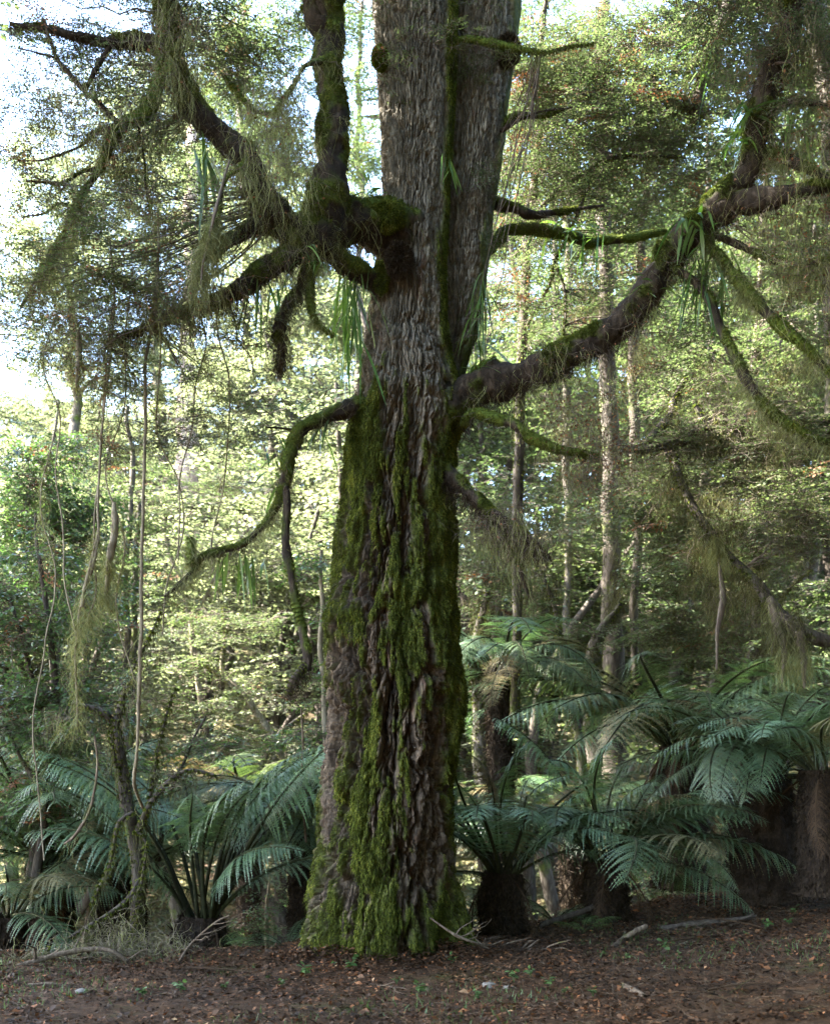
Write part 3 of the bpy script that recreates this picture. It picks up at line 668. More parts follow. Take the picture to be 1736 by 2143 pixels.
bough('branch', [(930, 90, 9.95, 14), (985, 78, 9.9, 15), (1040, 92, 9.8, 15), (1090, 105, 9.75, 11), (1140, 110, 9.7, 8), (1190, 96, 9.7, 6), (1240, 90, 9.7, 4)], tree, 483, moss=0.95, hair=1.2, lich=0.6)
bough('branch', [(1040, 265, 10.3, 24), (1085, 245, 10.25, 18), (1130, 240, 10.2, 14), (1200, 222, 10.2, 7)], tree, 484, moss=0.5)
bough('branch', [(1030, 285, 10.3, 14), (1075, 258, 10.2, 9), (1130, 232, 10.1, 6), (1180, 228, 10.0, 4)], tree, 485, moss=0.3)
bough('branch', [(1000, 430, 10.4, 30), (1060, 432, 10.5, 26), (1120, 450, 10.6, 20), (1190, 440, 10.7, 12), (1260, 430, 10.8, 7)], tree, 486, moss=0.5, beard=0.4)
bough('branch', [(990, 560, 10.4, 26), (1050, 490, 10.6, 24), (1110, 478, 10.8, 24), (1180, 492, 11.0, 22), (1240, 505, 11.2, 22), (1310, 502, 11.3, 20), (1390, 485, 11.4, 12)], tree, 487, moss=0.85, hair=0.7)
# dark root-bound tuft just under the collar and the bright moss cushion beside it
def cushion(px, py, Y, rx, ry, seed, parent, m='moss', n=9000, L=0.02):
    R = RS(seed); c = P(px, py, Y); k = Y / F
    d = R.normal(0, 1, (n, 3)); d /= np.linalg.norm(d, axis=1)[:, None]
    pos = c + d * np.array([rx * k, rx * k * 0.7, ry * k]) * (0.85 + 0.15 * R.uniform(0, 1, (n, 1)) + 0.18 * fbm(d * 2.5, seed, 2)[:, None])
    v, f, r = blades(pos, d, R, L, 0.004, 0.9, 0.6, 0.5)
    mb = MB(); mb.add(v, f, 0, r)
    # solid heart
    a = np.linspace(0, 2*PI, 16, endpoint=False); t = np.linspace(0.05, PI - 0.05, 9)
    hv = np.stack([np.sin(t)[:, None] * np.cos(a) * rx * k * .9, np.sin(t)[:, None] * np.sin(a) * rx * k * .62, np.cos(t)[:, None] * np.ones(16) * ry * k * .9], -1).reshape(-1, 3) + c
    i = np.arange(8)[:, None] * 16; j = np.arange(16)[None]; kx = (j + 1) % 16
    mb.add(hv, np.stack([i + j, i + kx, i + 16 + kx, i + 16 + j], -1).reshape(-1, 4), 0, 0.25)
    return obj('moss_cushion', mb.mesh('cushion', M[m]), parent)
cushion(797, 580, 9.62, 17, 34, 1, trunk)
cushion(752, 868, 9.62, 16, 26, 2, trunk)
cushion(742, 930, 9.60, 12, 45, 3, trunk)
cushion(795, 120, 9.75, 16, 26, 5, trunk)
cushion(835, 545, 9.5, 26, 34, 6, trunk, 'beard', 9000, 0.04)
cushion(805, 455, 9.55, 40, 30, 7, trunk, 'moss', 14000, 0.025)
cushion(698, 1300, 9.75, 20, 34, 8, trunk, 'moss', 9000, 0.025)
cushion(1062, 105, 10.15, 24, 30, 9, stem, 'beard', 9000, 0.04)
# ================================================================== foliage carried by branches
def foliage(parent, blobs, seed, curve=None, tmpl=None, sc=(0.7, 1.3), tilt=0.35, leaf='leaf', twr=0.0022, brown=0.03, fine=0.5, lich=0.0, name='foliage', conn=0.0075, Lf=0.35, lich_l=0.35):
    """one mesh: beech sprays in clouds, branchlets joining each cloud to the bough, fine bare twigs and hanging lichen"""
    R = RS(seed); mb = MB(); tmpl = tmpl or SPR
    for b in blobs:
        pts = blob_px(b, R); n = len(pts)
        cl = fbm(pts * 2.2, seed + 3, 2)
        pts = pts[cl > 0.02 - 0.30 * R.uniform(0, 1, n)]; n = len(pts)
        if n < 3: continue
        put_sprays(mb, pts, rot_xyz(n, R, tilt), R.uniform(*sc, n), tmpl, R.randint(1e6), 0, 1, twr, True, brown, 2)
        kf = int(n * fine)
        if kf:
            p, rad = twigs(pts[R.randint(0, n, kf)] , R, Lf, 0.0018); a, q = ribs(p, rad, 3); mb.add(a, q, 1, 0.5)
        kl = int(n * lich)
        if kl:
            a, f, r = strands(pts[R.randint(0, n, kl)] + R.normal(0, 0.05, (kl, 3)), R, 0.05, lich_l, 0.0022, 7, 0.09, 0.10); mb.add(a, f, 3, r)
        if curve is not None:
            c = pts.mean(0); i = np.argmin(np.linalg.norm(curve[:, :3] - c, axis=1) + 0.3 * np.maximum(curve[:, 2] - c[2], 0)); s = curve[i, :3]
            K = max(3, n // 9); ends = pts[R.randint(0, n, K)]; t = np.linspace(0, 1, 8)[None, :, None]
            mid = (s + c) / 2 + R.normal(0, 0.12, (K, 3)); 
            pa = (1 - t) ** 2 * s + 2 * t * (1 - t) * mid[:, None] + t * t * ends[:, None]
            pa[:, 1:-1] += R.normal(0, 0.025, (K, 6, 3))
            rad = np.linspace(1, 0.3, 8)[None] * (conn * R.uniform(0.5, 1.3, K))[:, None]
            a, q = ribs(pa, rad, 5); mb.add(a, q, 1, 0.5)
    if not mb.n: return None
    return obj(name, mb.mesh(name, [M[leaf], M['twig'], M['leaf_brown'], M['lichen']]), parent)

def tangle(parent, blobs, seed, L=0.45, r=0.0022, lich=0.8, brown=0.15, n=7, name='twig_tangle', ll=0.3):
    """bare dead twigs, dead leaves and lichen in clumps"""
    R = RS(seed); mb = MB()
    for b in blobs:
        pts = blob_px(b, R); k = len(pts)
        p, rad = twigs(pts, R, L, r, n, 0.35, 0.7, 0.4); a, q = ribs(p, rad, 3); mb.add(a, q, 0, 0.5)
        tips = p.reshape(-1, 3)
        kl = int(k * lich * 2)
        if kl:
            a, f, t = strands(tips[R.randint(0, len(tips), kl)], R, 0.03, ll, 0.0022, 6, 0.05, 0.08); mb.add(a, f, 1, t)
        kb = int(k * brown * 6)
        if kb:
            pos = tips[R.randint(0, len(tips), kb)]; lv, lf = diamond(0.026, 0.009)
            v = np.einsum('nij,qj->nqi', rot_xyz(kb, R, 0.8) * R.uniform(0.6, 1.3, kb)[:, None, None], lv) + pos[:, None]
            mb.add(v.reshape(-1, 3), np.arange(kb * 4).reshape(-1, 4), 2, R.uniform(0, 1, kb))
    return obj(name, mb.mesh(name, [M['twig'], M['lichen'], M['leaf_brown']]), parent)

def curve_of(i): return BN[[k for k in BN if k.endswith(str(i))][0]]
# upper left: leaves against the sky, festoons of lichen and dead twigs over the left limbs
FL = [(150, 150, 8.7, 110, 90, 49), (90, 260, 8.5, 60, 80, 35), (250, 120, 9.0, 120, 70, 62), (300, 250, 8.9, 110, 110, 70), (460, 110, 9.4, 90, 70, 62), (560, 150, 9.6, 80, 90, 62), (610, 300, 9.7, 60, 80, 42),
      (110, 420, 8.4, 80, 90, 42), (200, 500, 8.5, 110, 120, 105), (320, 430, 8.9, 120, 120, 118), (110, 620, 8.4, 90, 110, 77), (260, 630, 8.8, 130, 90, 105), (400, 570, 9.0, 100, 90, 77), (150, 770, 8.5, 110, 70, 84), (70, 720, 8.3, 80, 90, 56),
      (330, 300, 9.2, 70, 60, 42), (80, 90, 8.5, 60, 50, 21), (400, 60, 9.1, 110, 50, 62), (560, 50, 9.5, 90, 40, 49), (190, 20, 8.7, 160, 60, 91), (10, 400, 8.3, 60, 200, 56), (0, 650, 8.3, 60, 200, 62), (450, -40, 9.2, 260, 70, 140), (270, 330, 8.9, 70, 80, 49)]
foliage(Bo['collar'], FL, 900, curve_of(400), sc=(0.55, 1.05), lich=0.45, fine=1.3, brown=0.05)
foliage(Bo['arch'], [(260, 760, 8.9, 120, 80, 90), (430, 760, 9.2, 90, 70, 50), (470, 880, 9.4, 120, 60, 55), (330, 880, 9.2, 90, 60, 55), (250, 920, 9.0, 70, 50, 40), (570, 830, 9.6, 60, 50, 25), (540, 720, 9.4, 60, 40, 25)], 901, curve_of(420), sc=(0.5, 0.9), lich=0.5, fine=1.6)
tangle(Bo['collar'], [(560, 300, 8.95, 70, 90, 130), (600, 400, 9.0, 60, 70, 90), (520, 400, 8.9, 60, 70, 70), (620, 230, 9.1, 50, 60, 90), (330, 140, 8.7, 60, 110, 150), (255, 300, 8.65, 60, 60, 120), (130, 220, 8.5, 60, 40, 110), (440, 470, 8.9, 70, 70, 60), (330, 440, 8.7, 30, 40, 70), (420, 100, 8.8, 60, 50, 60)], 902, lich=2.4, ll=0.45, brown=0.12)
tangle(Bo['arch'], [(380, 640, 8.9, 80, 30, 170), (330, 665, 8.85, 110, 25, 130), (480, 630, 9.0, 60, 40, 80), (210, 700, 8.8, 90, 40, 90), (130, 720, 8.7, 80, 50, 80), (610, 560, 9.2, 60, 30, 60)], 903, lich=1.6, ll=0.3)
tangle(tree, [(1060, 1095, 9.4, 55, 40, 150), (1000, 1110, 9.5, 40, 40, 90), (1110, 1140, 9.35, 40, 30, 90), (1075, 1150, 9.4, 40, 50, 80)], 904, L=0.3, lich=0.8, brown=0.05, ll=0.5)
tangle(tree, [(1230, 940, 9.3, 70, 70, 160), (1270, 1000, 9.4, 60, 60, 130), (1200, 880, 9.4, 70, 60, 90), (1290, 930, 9.6, 60, 40, 90), (1260, 860, 9.5, 50, 60, 70)], 905, L=0.4, lich=0.7, brown=0.45)
# along the great right-hand bough
foliage(Bo['right'], [(1640, 130, 9.0, 100, 90, 110), (1690, 260, 8.9, 60, 70, 50), (1560, 120, 9.4, 70, 80, 60), (1500, 600, 9.3, 90, 60, 50), (1600, 470, 9.1, 90, 60, 60), (1650, 560, 9.0, 80, 80, 70), (1700, 480, 8.8, 60, 60, 50), (1450, 40, 9.6, 90, 60, 70), (1580, 0, 9.2, 160, 60, 130), (1720, 90, 8.8, 60, 120, 60)], 906, curve_of(470), sc=(0.55, 1.0), lich=0.8, fine=1.0, brown=0.12)
tangle(Bo['right'], [(1650, 100, 8.95, 70, 60, 90), (1670, 320, 8.9, 60, 60, 80), (1640, 440, 8.95, 70, 60, 120), (1690, 560, 8.85, 50, 60, 70), (1200, 770, 9.4, 110, 40, 50), (1330, 700, 9.3, 60, 40, 40), (1180, 860, 9.5, 80, 30, 70)], 907, lich=1.8, ll=0.5, brown=0.4)
# leaves in front of and between the two upper stems
foliage(stem, [(900, 90, 9.6, 60, 40, 40), (1000, 130, 9.9, 50, 40, 25), (800, 60, 9.5, 40, 50, 25), (810, 170, 9.6, 25, 30, 12), (1020, 370, 10.0, 50, 30, 25), (1010, 600, 10.0, 40, 40, 22), (1010, 500, 10.0, 30, 30, 14), (880, -40, 9.6, 200, 70, 100), (1010, 690, 9.9, 40, 30, 14)], 908, curve_of(483), sc=(0.35, 0.7), fine=0.8)
# the high crown, above the picture: it shades the forest floor
def high_crown():
    R = RS(31); mb = MB()
    cs = [(-3.5, 9.5, 13.0, 3.6, 3.0, 2.0), (1.5, 8.6, 13.5, 3.2, 2.6, 2.2), (0.0, 8.0, 16.5, 3.2, 3.0, 2.2), (4.0, 9.0, 12.0, 2.4, 2.2, 1.4), (-1.0, 6.5, 13.0, 2.6, 2.0, 1.6)]
    for c in cs:
        p = cloud(c[:3], c[3:], 420, R); put_sprays(mb, p, rot_xyz(len(p), R, 0.4), R.uniform(0.9, 1.5, len(p)), SPRM, R.randint(1e6), 0, 1, 0.004)
        s = np.array([0.0, 10.1, 10.0]); t = np.linspace(0, 1, 9)[None, :, None]; ends = p[:14]
        pa = (1 - t) ** 2 * s + 2 * t * (1 - t) * (np.array([s[0], s[1], c[2] - 0.5]) + R.normal(0, 0.4, (14, 3)))[:, None] + t * t * ends[:, None]
        a, q = ribs(pa, np.linspace(0.11, 0.015, 9)[None].repeat(14, 0), 6); mb.add(a, q, 1, 0.5)
    return obj('crown', mb.mesh('crown', [M['leaf'], M['twig']]), tree)
high_crown()

# ================================================================== tree ferns
def frond_mesh(seed, e0, e1, m='frond', pow_=1.2, droop=0.5, npair=35, dead=False, wid=0.215, bare=0.16):
    """one bipinnate frond, length 1, growing towards +X and arching; stalk and blades in one mesh"""
    R = RS(seed); mb = MB(); N = 40
    s = np.linspace(0, 1, N); ang = np.radians(e0 + (e1 - e0) * s ** pow_)
    x = np.concatenate([[0], np.cumsum(np.cos(ang[:-1]))]) / (N - 1); z = np.concatenate([[0], np.cumsum(np.sin(ang[:-1]))]) / (N - 1)
    y = (0.12 * math.sin(seed * 2.3)) * s * s + 0.03 * np.sin(s * 5 + seed) * s
    c = np.stack([x, y, z], -1)
    a, q, _ = tube(np.column_stack([c, 0.0105 * (1 - s) ** 0.8 + 0.0016]), 6); mb.add(a, q, 1, 0.5)
    T = np.gradient(c, axis=0); T /= np.linalg.norm(T, axis=1)[:, None]
    Q = []; tone = []
    for i in range(npair):
        u = bare + (0.985 - bare) * (i + 0.5) / npair
        k = u * (N - 1); k0 = int(k); p = c[k0] + (c[min(k0 + 1, N - 1)] - c[k0]) * (k - k0); t = T[k0]
        v = (u - bare) / (1 - bare)
        ln = wid * (0.42 + 0.58 * min(1, v * 3.2)) * (1 - v ** 2.6) ** 0.8 + 0.012
        for sd in (-1, 1):
            l = ln * R.uniform(0.86, 1.08)
            side = np.array([0, sd, 0.]); up = np.cross(t, side) * sd
            d = side * 0.93 + t * (0.28 + 0.35 * v) + up * R.uniform(-0.06, 0.2); d /= np.linalg.norm(d)
            n2 = max(6, int(l / 0.0092)); dr = droop * R.uniform(0.5, 1.9)
            fw = t - d * t.dot(d); fw /= np.linalg.norm(fw)
            w = np.linspace(0.04, 1, n2)
            pp = p + d * (w * l)[:, None] + np.array([0, 0, -1.]) * (dr * l * w ** 2)[:, None]
            dd = d[None] + np.array([0, 0, -1.]) * (2 * dr * w)[:, None]; dd /= np.linalg.norm(dd, axis=1)[:, None]
            pl = 0.0138 * (1 - w ** 2.0) * (0.35 + 0.65 * min(1, l / 0.16)) + 0.0030
            tn_ = R.uniform(0, 1) * 0.5
            if R.uniform() < 0.05: continue
            hw = fw[None] * (pl * 0.16)[:, None] + dd * 0.002
            aq = np.stack([pp[:-1] - hw[:-1], pp[1:] - hw[1:], pp[1:] + hw[1:], pp[:-1] + hw[:-1]], 1); Q.append(aq); tone.append(np.full(len(aq), tn_ + 0.2))
            for s2 in (-1, 1):
                e = fw[None] * s2 * 0.9 + dd * 0.42 + np.array([0, 0, -0.18]) + R.normal(0, 0.13, (n2, 3))
                e /= np.linalg.norm(e, axis=1)[:, None]
                wd = dd * 0.0030
                b0 = pp; tip = pp + e * pl[:, None]; m1 = pp + e * (pl * 0.5)[:, None]
                Q.append(np.stack([b0 - wd * .7, m1 - wd, tip, m1 + wd], 1)); tone.append(tn_ + 0.5 * R.uniform(0, 1, n2))
    Q = np.concatenate(Q); mb.add(Q.reshape(-1, 3), np.arange(len(Q) * 4).reshape(-1, 4), 0, np.concatenate(tone))
    return mb.mesh('frond', [M[m], M['stalk'] if not dead else M['frond_dead']])

FR = {  # e0 = slope at the base, e1 = slope at the tip
    'high': frond_mesh(1, 76, -8, pow_=1.5), 'arch': frond_mesh(2, 66, -22), 'arch2': frond_mesh(3, 58, -38, droop=0.25), 'wide': frond_mesh(4, 44, -30), 'wide2': frond_mesh(5, 34, -52, droop=0.45),
    'low': frond_mesh(6, 14, -48), 'droop': frond_mesh(7, -5, -62, droop=0.2), 'dead': frond_mesh(8, -35, -86, 'frond_dead', droop=0.8, dead=True, wid=0.12),
    'steep': frond_mesh(9, 72, 14, bare=0.44, wid=0.15, pow_=1.7, droop=0.7), 'bright': frond_mesh(10, 50, -20, 'frond_bright', bare=0.3), 'bright_arch': frond_mesh(11, 64, 28, 'frond_bright', bare=0.42), 'flop': frond_mesh(12, 62, -80, pow_=1.0)}

def fern_trunk_mesh(pts, seed):
    c = spline(px_path(pts), 0.02)
    def disp(p, n, r): return 0.22 * r * fbm(p * np.array([14., 14, 5]), seed, 3) + 0.16 * r * fbm(p * np.array([40., 40, 16]), seed + 9, 2)
    v, q, n = tube(c, 40, disp)
    mb = MB(); mb.add(v, q, 0, 0.5)
    R = RS(seed); K = int(5000 * np.linalg.norm(c[-1, :3] - c[0, :3])); idx = R.randint(0, len(v), K)
    a, f, r = blades(v[idx], n[idx], R, 0.05, 0.004, 0.7, 1.0, 0.5); mb.add(a, f, 1, r)
    idx = R.randint(0, len(v), K // 12)
    p, rad = twigs(v[idx], R, 0.14, 0.006, 4, 0.1, 1.0, 0.15)
    a, q = ribs(p, rad, 4); mb.add(a, q, 0, 0.5)
    return mb.mesh('fern trunk', [M['fern_trunk'], M['beard']]), c

def fern(label, trunk_pts, fronds, seed, group=None, cat='tree fern', name='tree_fern'):
    """fronds: (kind, azimuth deg, length m[, roll deg])"""
    me, c = fern_trunk_mesh(trunk_pts, seed)
    root = empty(name, c[0, :3], label, cat, group)
    obj('trunk', me, root)
    top = c[-1, :3] - c[0, :3]; R = RS(seed); rt = c[-1, 3]
    for fr in fronds:
        o = bpy.data.objects.new('frond', FR[fr[0]]); COL.objects.link(o); o.parent = root
        az = math.radians(fr[1]); o.location = top + np.array([math.cos(az) * rt * 0.6, math.sin(az) * rt * 0.6, R.uniform(-0.05, 0.0)])
        if R.uniform() < 0.13 and 'dead' not in fr[0]: o.material_slots[0].link = 'OBJECT'; o.material_slots[0].material = M['frond_old']
        o.rotation_euler = (math.radians(fr[3] if len(fr) > 3 else R.uniform(-24, 24)), math.radians(R.uniform(-7, 9)), az); o.scale = (fr[2] * R.uniform(0.9, 1.15),) * 3
    return root

def ring(seed, spec):
    """spec: list of (kind, count, length, az0, az1)"""
    R = RS(seed); out = []
    for k, n, L, a0, a1 in spec:
        for i in range(n): out.append((k, a0 + (a1 - a0) * (i + R.uniform(0.2, 0.8)) / n, L * R.uniform(0.85, 1.15)))
    return out

fern('stout tree fern just right of the mossy trunk, stalks fanning from its dark stump', [(1052, 1985, 10.9, 100), (1050, 1930, 10.9, 92), (1048, 1870, 10.9, 88), (1052, 1825, 10.9, 78)],
     ring(1, [('steep', 9, 1.5, 0, 360), ('arch', 7, 1.6, 0, 360), ('arch2', 5, 1.65, 20, 380), ('high', 5, 1.5, 10, 370), ('wide', 3, 1.5, -60, 60), ('low', 2, 1.2, 100, 260), ('dead', 3, 0.8, 0, 360)]), 1)
fern('low dark tree fern leaning over the right bank with fronds spread to the right', [(1270, 1925, 11.3, 90), (1268, 1870, 11.3, 86), (1262, 1800, 11.3, 84)],
     ring(2, [('arch', 5, 1.7, 0, 360), ('arch2', 5, 1.9, -70, 40), ('wide', 4, 2.0, -80, 60), ('wide2', 3, 2.0, -100, 10), ('steep', 5, 1.7, 0, 360), ('low', 2, 1.6, -90, 90), ('high', 4, 1.6, 0, 360), ('dead', 5, 0.9, 0, 360), ('arch2', 3, 1.7, 150, 260)]), 2)
fern('tall tree fern at the right edge with a thick dark fibrous trunk', [(1615, 1890, 11.4, 150), (1600, 1800, 11.4, 140), (1596, 1700, 11.4, 118), (1598, 1620, 11.4, 96)],
     ring(3, [('arch2', 5, 1.75, 0, 360), ('wide2', 3, 1.6, 170, 320), ('arch', 6, 1.7, 20, 380), ('high', 4, 1.4, 0, 360), ('flop', 2, 1.7, 215, 260), ('low', 3, 1.5, -60, 60), ('dead', 5, 0.8, 0, 360)]) + [('flop', 232, 1.9, 0)], 3)
fern('broad tree fern with long arching bright-topped fronds behind the dark ferns on the right', [(1420, 1860, 13.2, 110), (1425, 1740, 13.2, 100), (1420, 1560, 13.2, 84)],
     ring(4, [('arch2', 8, 2.4, 0, 360), ('wide', 6, 2.5, 130, 250), ('wide2', 6, 2.3, 200, 380), ('arch', 5, 2.2, 0, 360), ('bright', 3, 2.2, 150, 220), ('dead', 5, 1.4, 0, 360)]), 4)
fern('slender tall tree fern close behind the big trunk, its teal fronds hanging in tiers', [(1045, 1800, 13.6, 56), (1048, 1650, 13.6, 50), (1042, 1500, 13.6, 46), (1050, 1400, 13.6, 44)],
     ring(5, [('wide2', 6, 1.6, 0, 360), ('flop', 7, 1.7, 0, 360), ('low', 5, 1.5, 0, 360), ('arch2', 5, 1.5, 0, 360), ('droop', 6, 1.5, 0, 360)]), 5)
fern('tree fern cut by the right border, grey-green fronds over deep shade', [(1735, 1870, 10.6, 130), (1728, 1740, 10.6, 110), (1722, 1610, 10.6, 90)],
     ring(6, [('arch2', 6, 1.5, 80, 280), ('arch', 5, 1.5, 0, 360), ('wide', 4, 1.5, 120, 240), ('dead', 4, 0.9, 0, 360)]), 6)
fern('ground-hugging fern with black stalks rising in a wide fan left of the big trunk', [(418, 2010, 10.9, 110), (420, 1960, 10.9, 110), (422, 1915, 10.9, 84)],
     [('steep', 40, 2.4), ('steep', 75, 2.3), ('steep', 15, 2.3), ('steep', -12, 2.4), ('steep', 150, 2.1), ('steep', 175, 2.2), ('steep', 195, 2.3), ('steep', 280, 2.0), ('steep', 325, 2.3), ('steep', 350, 2.0), ('steep', 55, 2.2), ('steep', 28, 2.4), ('steep', 2, 2.2), ('steep', 205, 2.1), ('steep', 165, 2.3), ('steep', 120, 2.2), ('steep', 265, 1.8), ('steep', 300, 2.0),
      ('bright_arch', 12, 2.5, 20), ('bright_arch', 25, 2.3, -10), ('arch', 185, 1.9), ('arch2', 5, 2.1), ('arch', 60, 2.0), ('arch', -25, 1.9), ('dead', 200, 1.0), ('dead', 320, 0.9)], 7)
fern('dark green tree fern filling the lower left corner behind the tangled sapling', [(95, 2000, 12.0, 110), (100, 1900, 12.0, 100), (110, 1790, 12.0, 90)],
     ring(8, [('arch2', 5, 1.9, 0, 360), ('wide', 3, 1.9, -50, 60), ('high', 4, 1.8, 0, 360), ('steep', 4, 2.2, 0, 360), ('wide', 4, 2.0, 160, 300), ('low', 4, 1.6, 0, 360), ('dead', 4, 1.0, 0, 360)]), 8)
fern('small tree fern with lime young fronds at the left edge above the dark ferns', [(115, 1900, 12.8, 70), (120, 1800, 12.8, 60), (125, 1690, 12.8, 56)],
     ring(9, [('bright', 7, 1.5, -60, 100), ('bright', 5, 1.3, 100, 300), ('arch2', 4, 1.4, 0, 360)]), 9)
fern('tree fern half hidden behind the big trunk, pale teal fronds sweeping down left', [(640, 1960, 12.6, 70), (640, 1850, 12.6, 66), (645, 1730, 12.6, 60)],
     ring(10, [('arch2', 6, 1.8, 60, 300), ('wide2', 6, 1.8, 120, 290), ('low', 5, 1.6, 120, 280), ('flop', 4, 1.6, 130, 260), ('arch', 4, 1.6, 60, 240)]), 10)
fern('tree fern deep in the gully between the two dark stumps on the right', [(1200, 2050, 15.5, 60), (1200, 1900, 15.5, 52), (1195, 1720, 15.5, 46)],
     ring(11, [('arch2', 7, 1.9, 0, 360), ('wide', 6, 1.9, 0, 360), ('low', 5, 1.7, 0, 360), ('arch', 4, 1.6, 0, 360)]), 11)
fern('tree fern in the gully left of centre, light green crown under the hanging branch', [(520, 2050, 16.5, 56), (520, 1900, 16.5, 48), (522, 1700, 16.5, 44)],
     ring(12, [('arch2', 7, 2.2, 0, 360), ('wide', 6, 2.2, 0, 360), ('bright', 4, 2.1, 0, 360), ('low', 5, 1.9, 0, 360)]), 12)
fern('dark fern crouching behind the looping sapling, its fronds lost in shadow', [(255, 1990, 12.3, 100), (255, 1920, 12.3, 96), (258, 1840, 12.3, 84)],
     ring(13, [('arch2', 5, 1.8, 0, 360), ('wide', 6, 1.8, 0, 360), ('arch', 4, 1.8, 0, 360), ('low', 5, 1.5, 0, 360), ('high', 3, 1.6, 0, 360)]), 13)
fern('dim fern at the lower left edge, cut by the border, nearest to the road', [(10, 2020, 10.9, 90), (12, 1970, 10.9, 90), (15, 1915, 10.9, 80)],
     ring(14, [('arch2', 5, 1.5, 0, 360), ('wide', 6, 1.6, -90, 90), ('arch', 4, 1.5, 0, 360), ('low', 4, 1.3, 0, 360)]), 14)
# small ferns on the ground
def small_fern(label, px, py, Y, fronds, seed):
    c = P(px, py, Y); c[2] = float(height(c[0], c[1])) + 0.01
    root = empty('ground_fern', c, label, 'fern'); R = RS(seed)
    for k, az, L in fronds:
        o = bpy.data.objects.new('frond', FR[k]); COL.objects.link(o); o.parent = root
        o.rotation_euler = (math.radians(R.uniform(-10, 10)), 0, math.radians(az)); o.scale = (L,) * 3
small_fern('small bright fern alone on the leaf litter right of the pale fallen branch', 1218, 1972, 10.5, [('bright', 20, 0.5), ('bright', 160, 0.35), ('bright', 60, 0.45), ('bright', 110, 0.3), ('bright', 250, 0.3), ('bright', -20, 0.35)], 1)
small_fern('teal ground fern lying against the left foot of the mossy trunk', 600, 2012, 10.9, [('arch2', 30, 0.8), ('arch', 60, 0.7), ('wide', 150, 0.6), ('arch2', 10, 0.75), ('wide', 200, 0.5)], 2)
small_fern('pale teal ground fern between the mossy trunk and the stout fern stump', 985, 1985, 11.2, [('arch', 80, 0.7), ('arch2', 20, 0.6), ('wide', 150, 0.6), ('arch', 120, 0.6), ('high', 90, 0.8)], 3)
small_fern('little yellow-green fern at the foot of the black-stalked fern', 455, 2000, 10.6, [('bright', 30, 0.4), ('bright', 80, 0.4), ('bright', 140, 0.35), ('bright', -10, 0.4), ('bright', 60, 0.5)], 4)
small_fern('low dark fern spreading at the base of the leaning right-hand fern', 1160, 1985, 11.3, [('wide', 20, 0.8), ('wide2', 60, 0.8), ('wide', 120, 0.8), ('arch2', 160, 0.8), ('wide', 200, 0.7), ('wide2', -20, 0.8)], 5)
# ================================================================== other trees and shrubs
def stem_mesh(pts, seed, m='bark_mid', rough=0.22, segs=14, extra=()):
    mb = MB(); cs = []
    for k, pp in enumerate([pts] + list(extra)):
        c = spline(px_path(pp), 0.06); c[:, :3] += np.stack([fbm(c[:, :3] * 0.9 + k * 5.3, seed + k, 3) for k in range(3)], -1) * np.array([1, 1, 0.3]) * (0.03 + 0.007 * c[:, 1:2]) * np.linspace(0.3, 1, len(c))[:, None]; cs.append(c)
        v, q, n = tube(c, segs, lambda p, n, r: r * rough * fbm(p * np.array([5., 5, 2.2]), seed + k, 3) + np.minimum(r * 0.15, 0.02) * fbm(p * 18, seed + k + 5, 2))
        mb.add(v, q, 0, 0.5)
    return mb.mesh('trunk', [M[m]], True), np.vstack(cs)

def forest_tree(label, pts, blobs, seed, extra=(), bark='bark_mid', leaf='leaf_mid', tmpl=None, sc=(0.7, 1.3), lich=0.1, fine=0.25, group=None, name='forest_tree', cat='tree', conn=0.016, brown=0.02, mossy=0, tilt=0.2, Lf=0.6, lich_l=0.6):
    me, c = stem_mesh(pts, seed, bark, extra=extra)
    root = empty(name, c[0, :3], label, cat, group)
    t = obj('trunk', me, root)
    if mossy:
        R = RS(seed); K = int(mossy); idx = R.randint(0, len(c), K); d = R.normal(0, 1, (K, 3)); d[:, 2] *= 0.2; d /= np.linalg.norm(d, axis=1)[:, None]
        pos = c[idx, :3] + d * c[idx, 3:4] * 0.95; mb = MB()
        v, f, r = blades(pos, d, R, 0.035, 0.010, 0.8, 0.9, 0.5); mb.add(v, f, 0, r)
        v, f, r = strands(pos[: K // 5], R, 0.05, 0.4, 0.004, 5, 0.05, 0.06); mb.add(v, f, 1, r)
        obj('moss', mb.mesh('moss', [M['moss'], M['lichen_dark']]), t)
    foliage(root, blobs, seed, c, tmpl or SPRM, sc, tilt, leaf, 0.004, brown, fine, lich, 'crown', conn, Lf, lich_l)
    return root

# --- right-hand forest, from near to far
DOUBLE = forest_tree('double-trunked grey forest tree in the middle of the right-hand woods', [(1285, 1640, 17.5, 52), (1282, 1400, 17.5, 44), (1278, 1200, 17.5, 40), (1280, 950, 17.5, 38), (1272, 760, 17.5, 34), (1265, 500, 17.6, 30), (1262, 200, 17.8, 26), (1262, -80, 18, 20)],
    [(1180, 300, 16.5, 180, 170, 260), (1330, 230, 17, 170, 150, 230), (1220, 120, 17.5, 220, 100, 260), (1100, 380, 17, 120, 120, 130), (1400, 330, 16, 120, 100, 130), (1300, 560, 18, 180, 90, 90), (1150, 640, 18, 120, 80, 60)], 1001,
    [[(1330, 1420, 17.2, 18), (1325, 1250, 17.2, 18), (1332, 1100, 17.2, 16), (1328, 900, 17.2, 20), (1325, 700, 17.2, 22), (1345, 500, 17.2, 16), (1360, 300, 17.2, 12)]], lich=0.5, mossy=5000, bark='bark_dark')
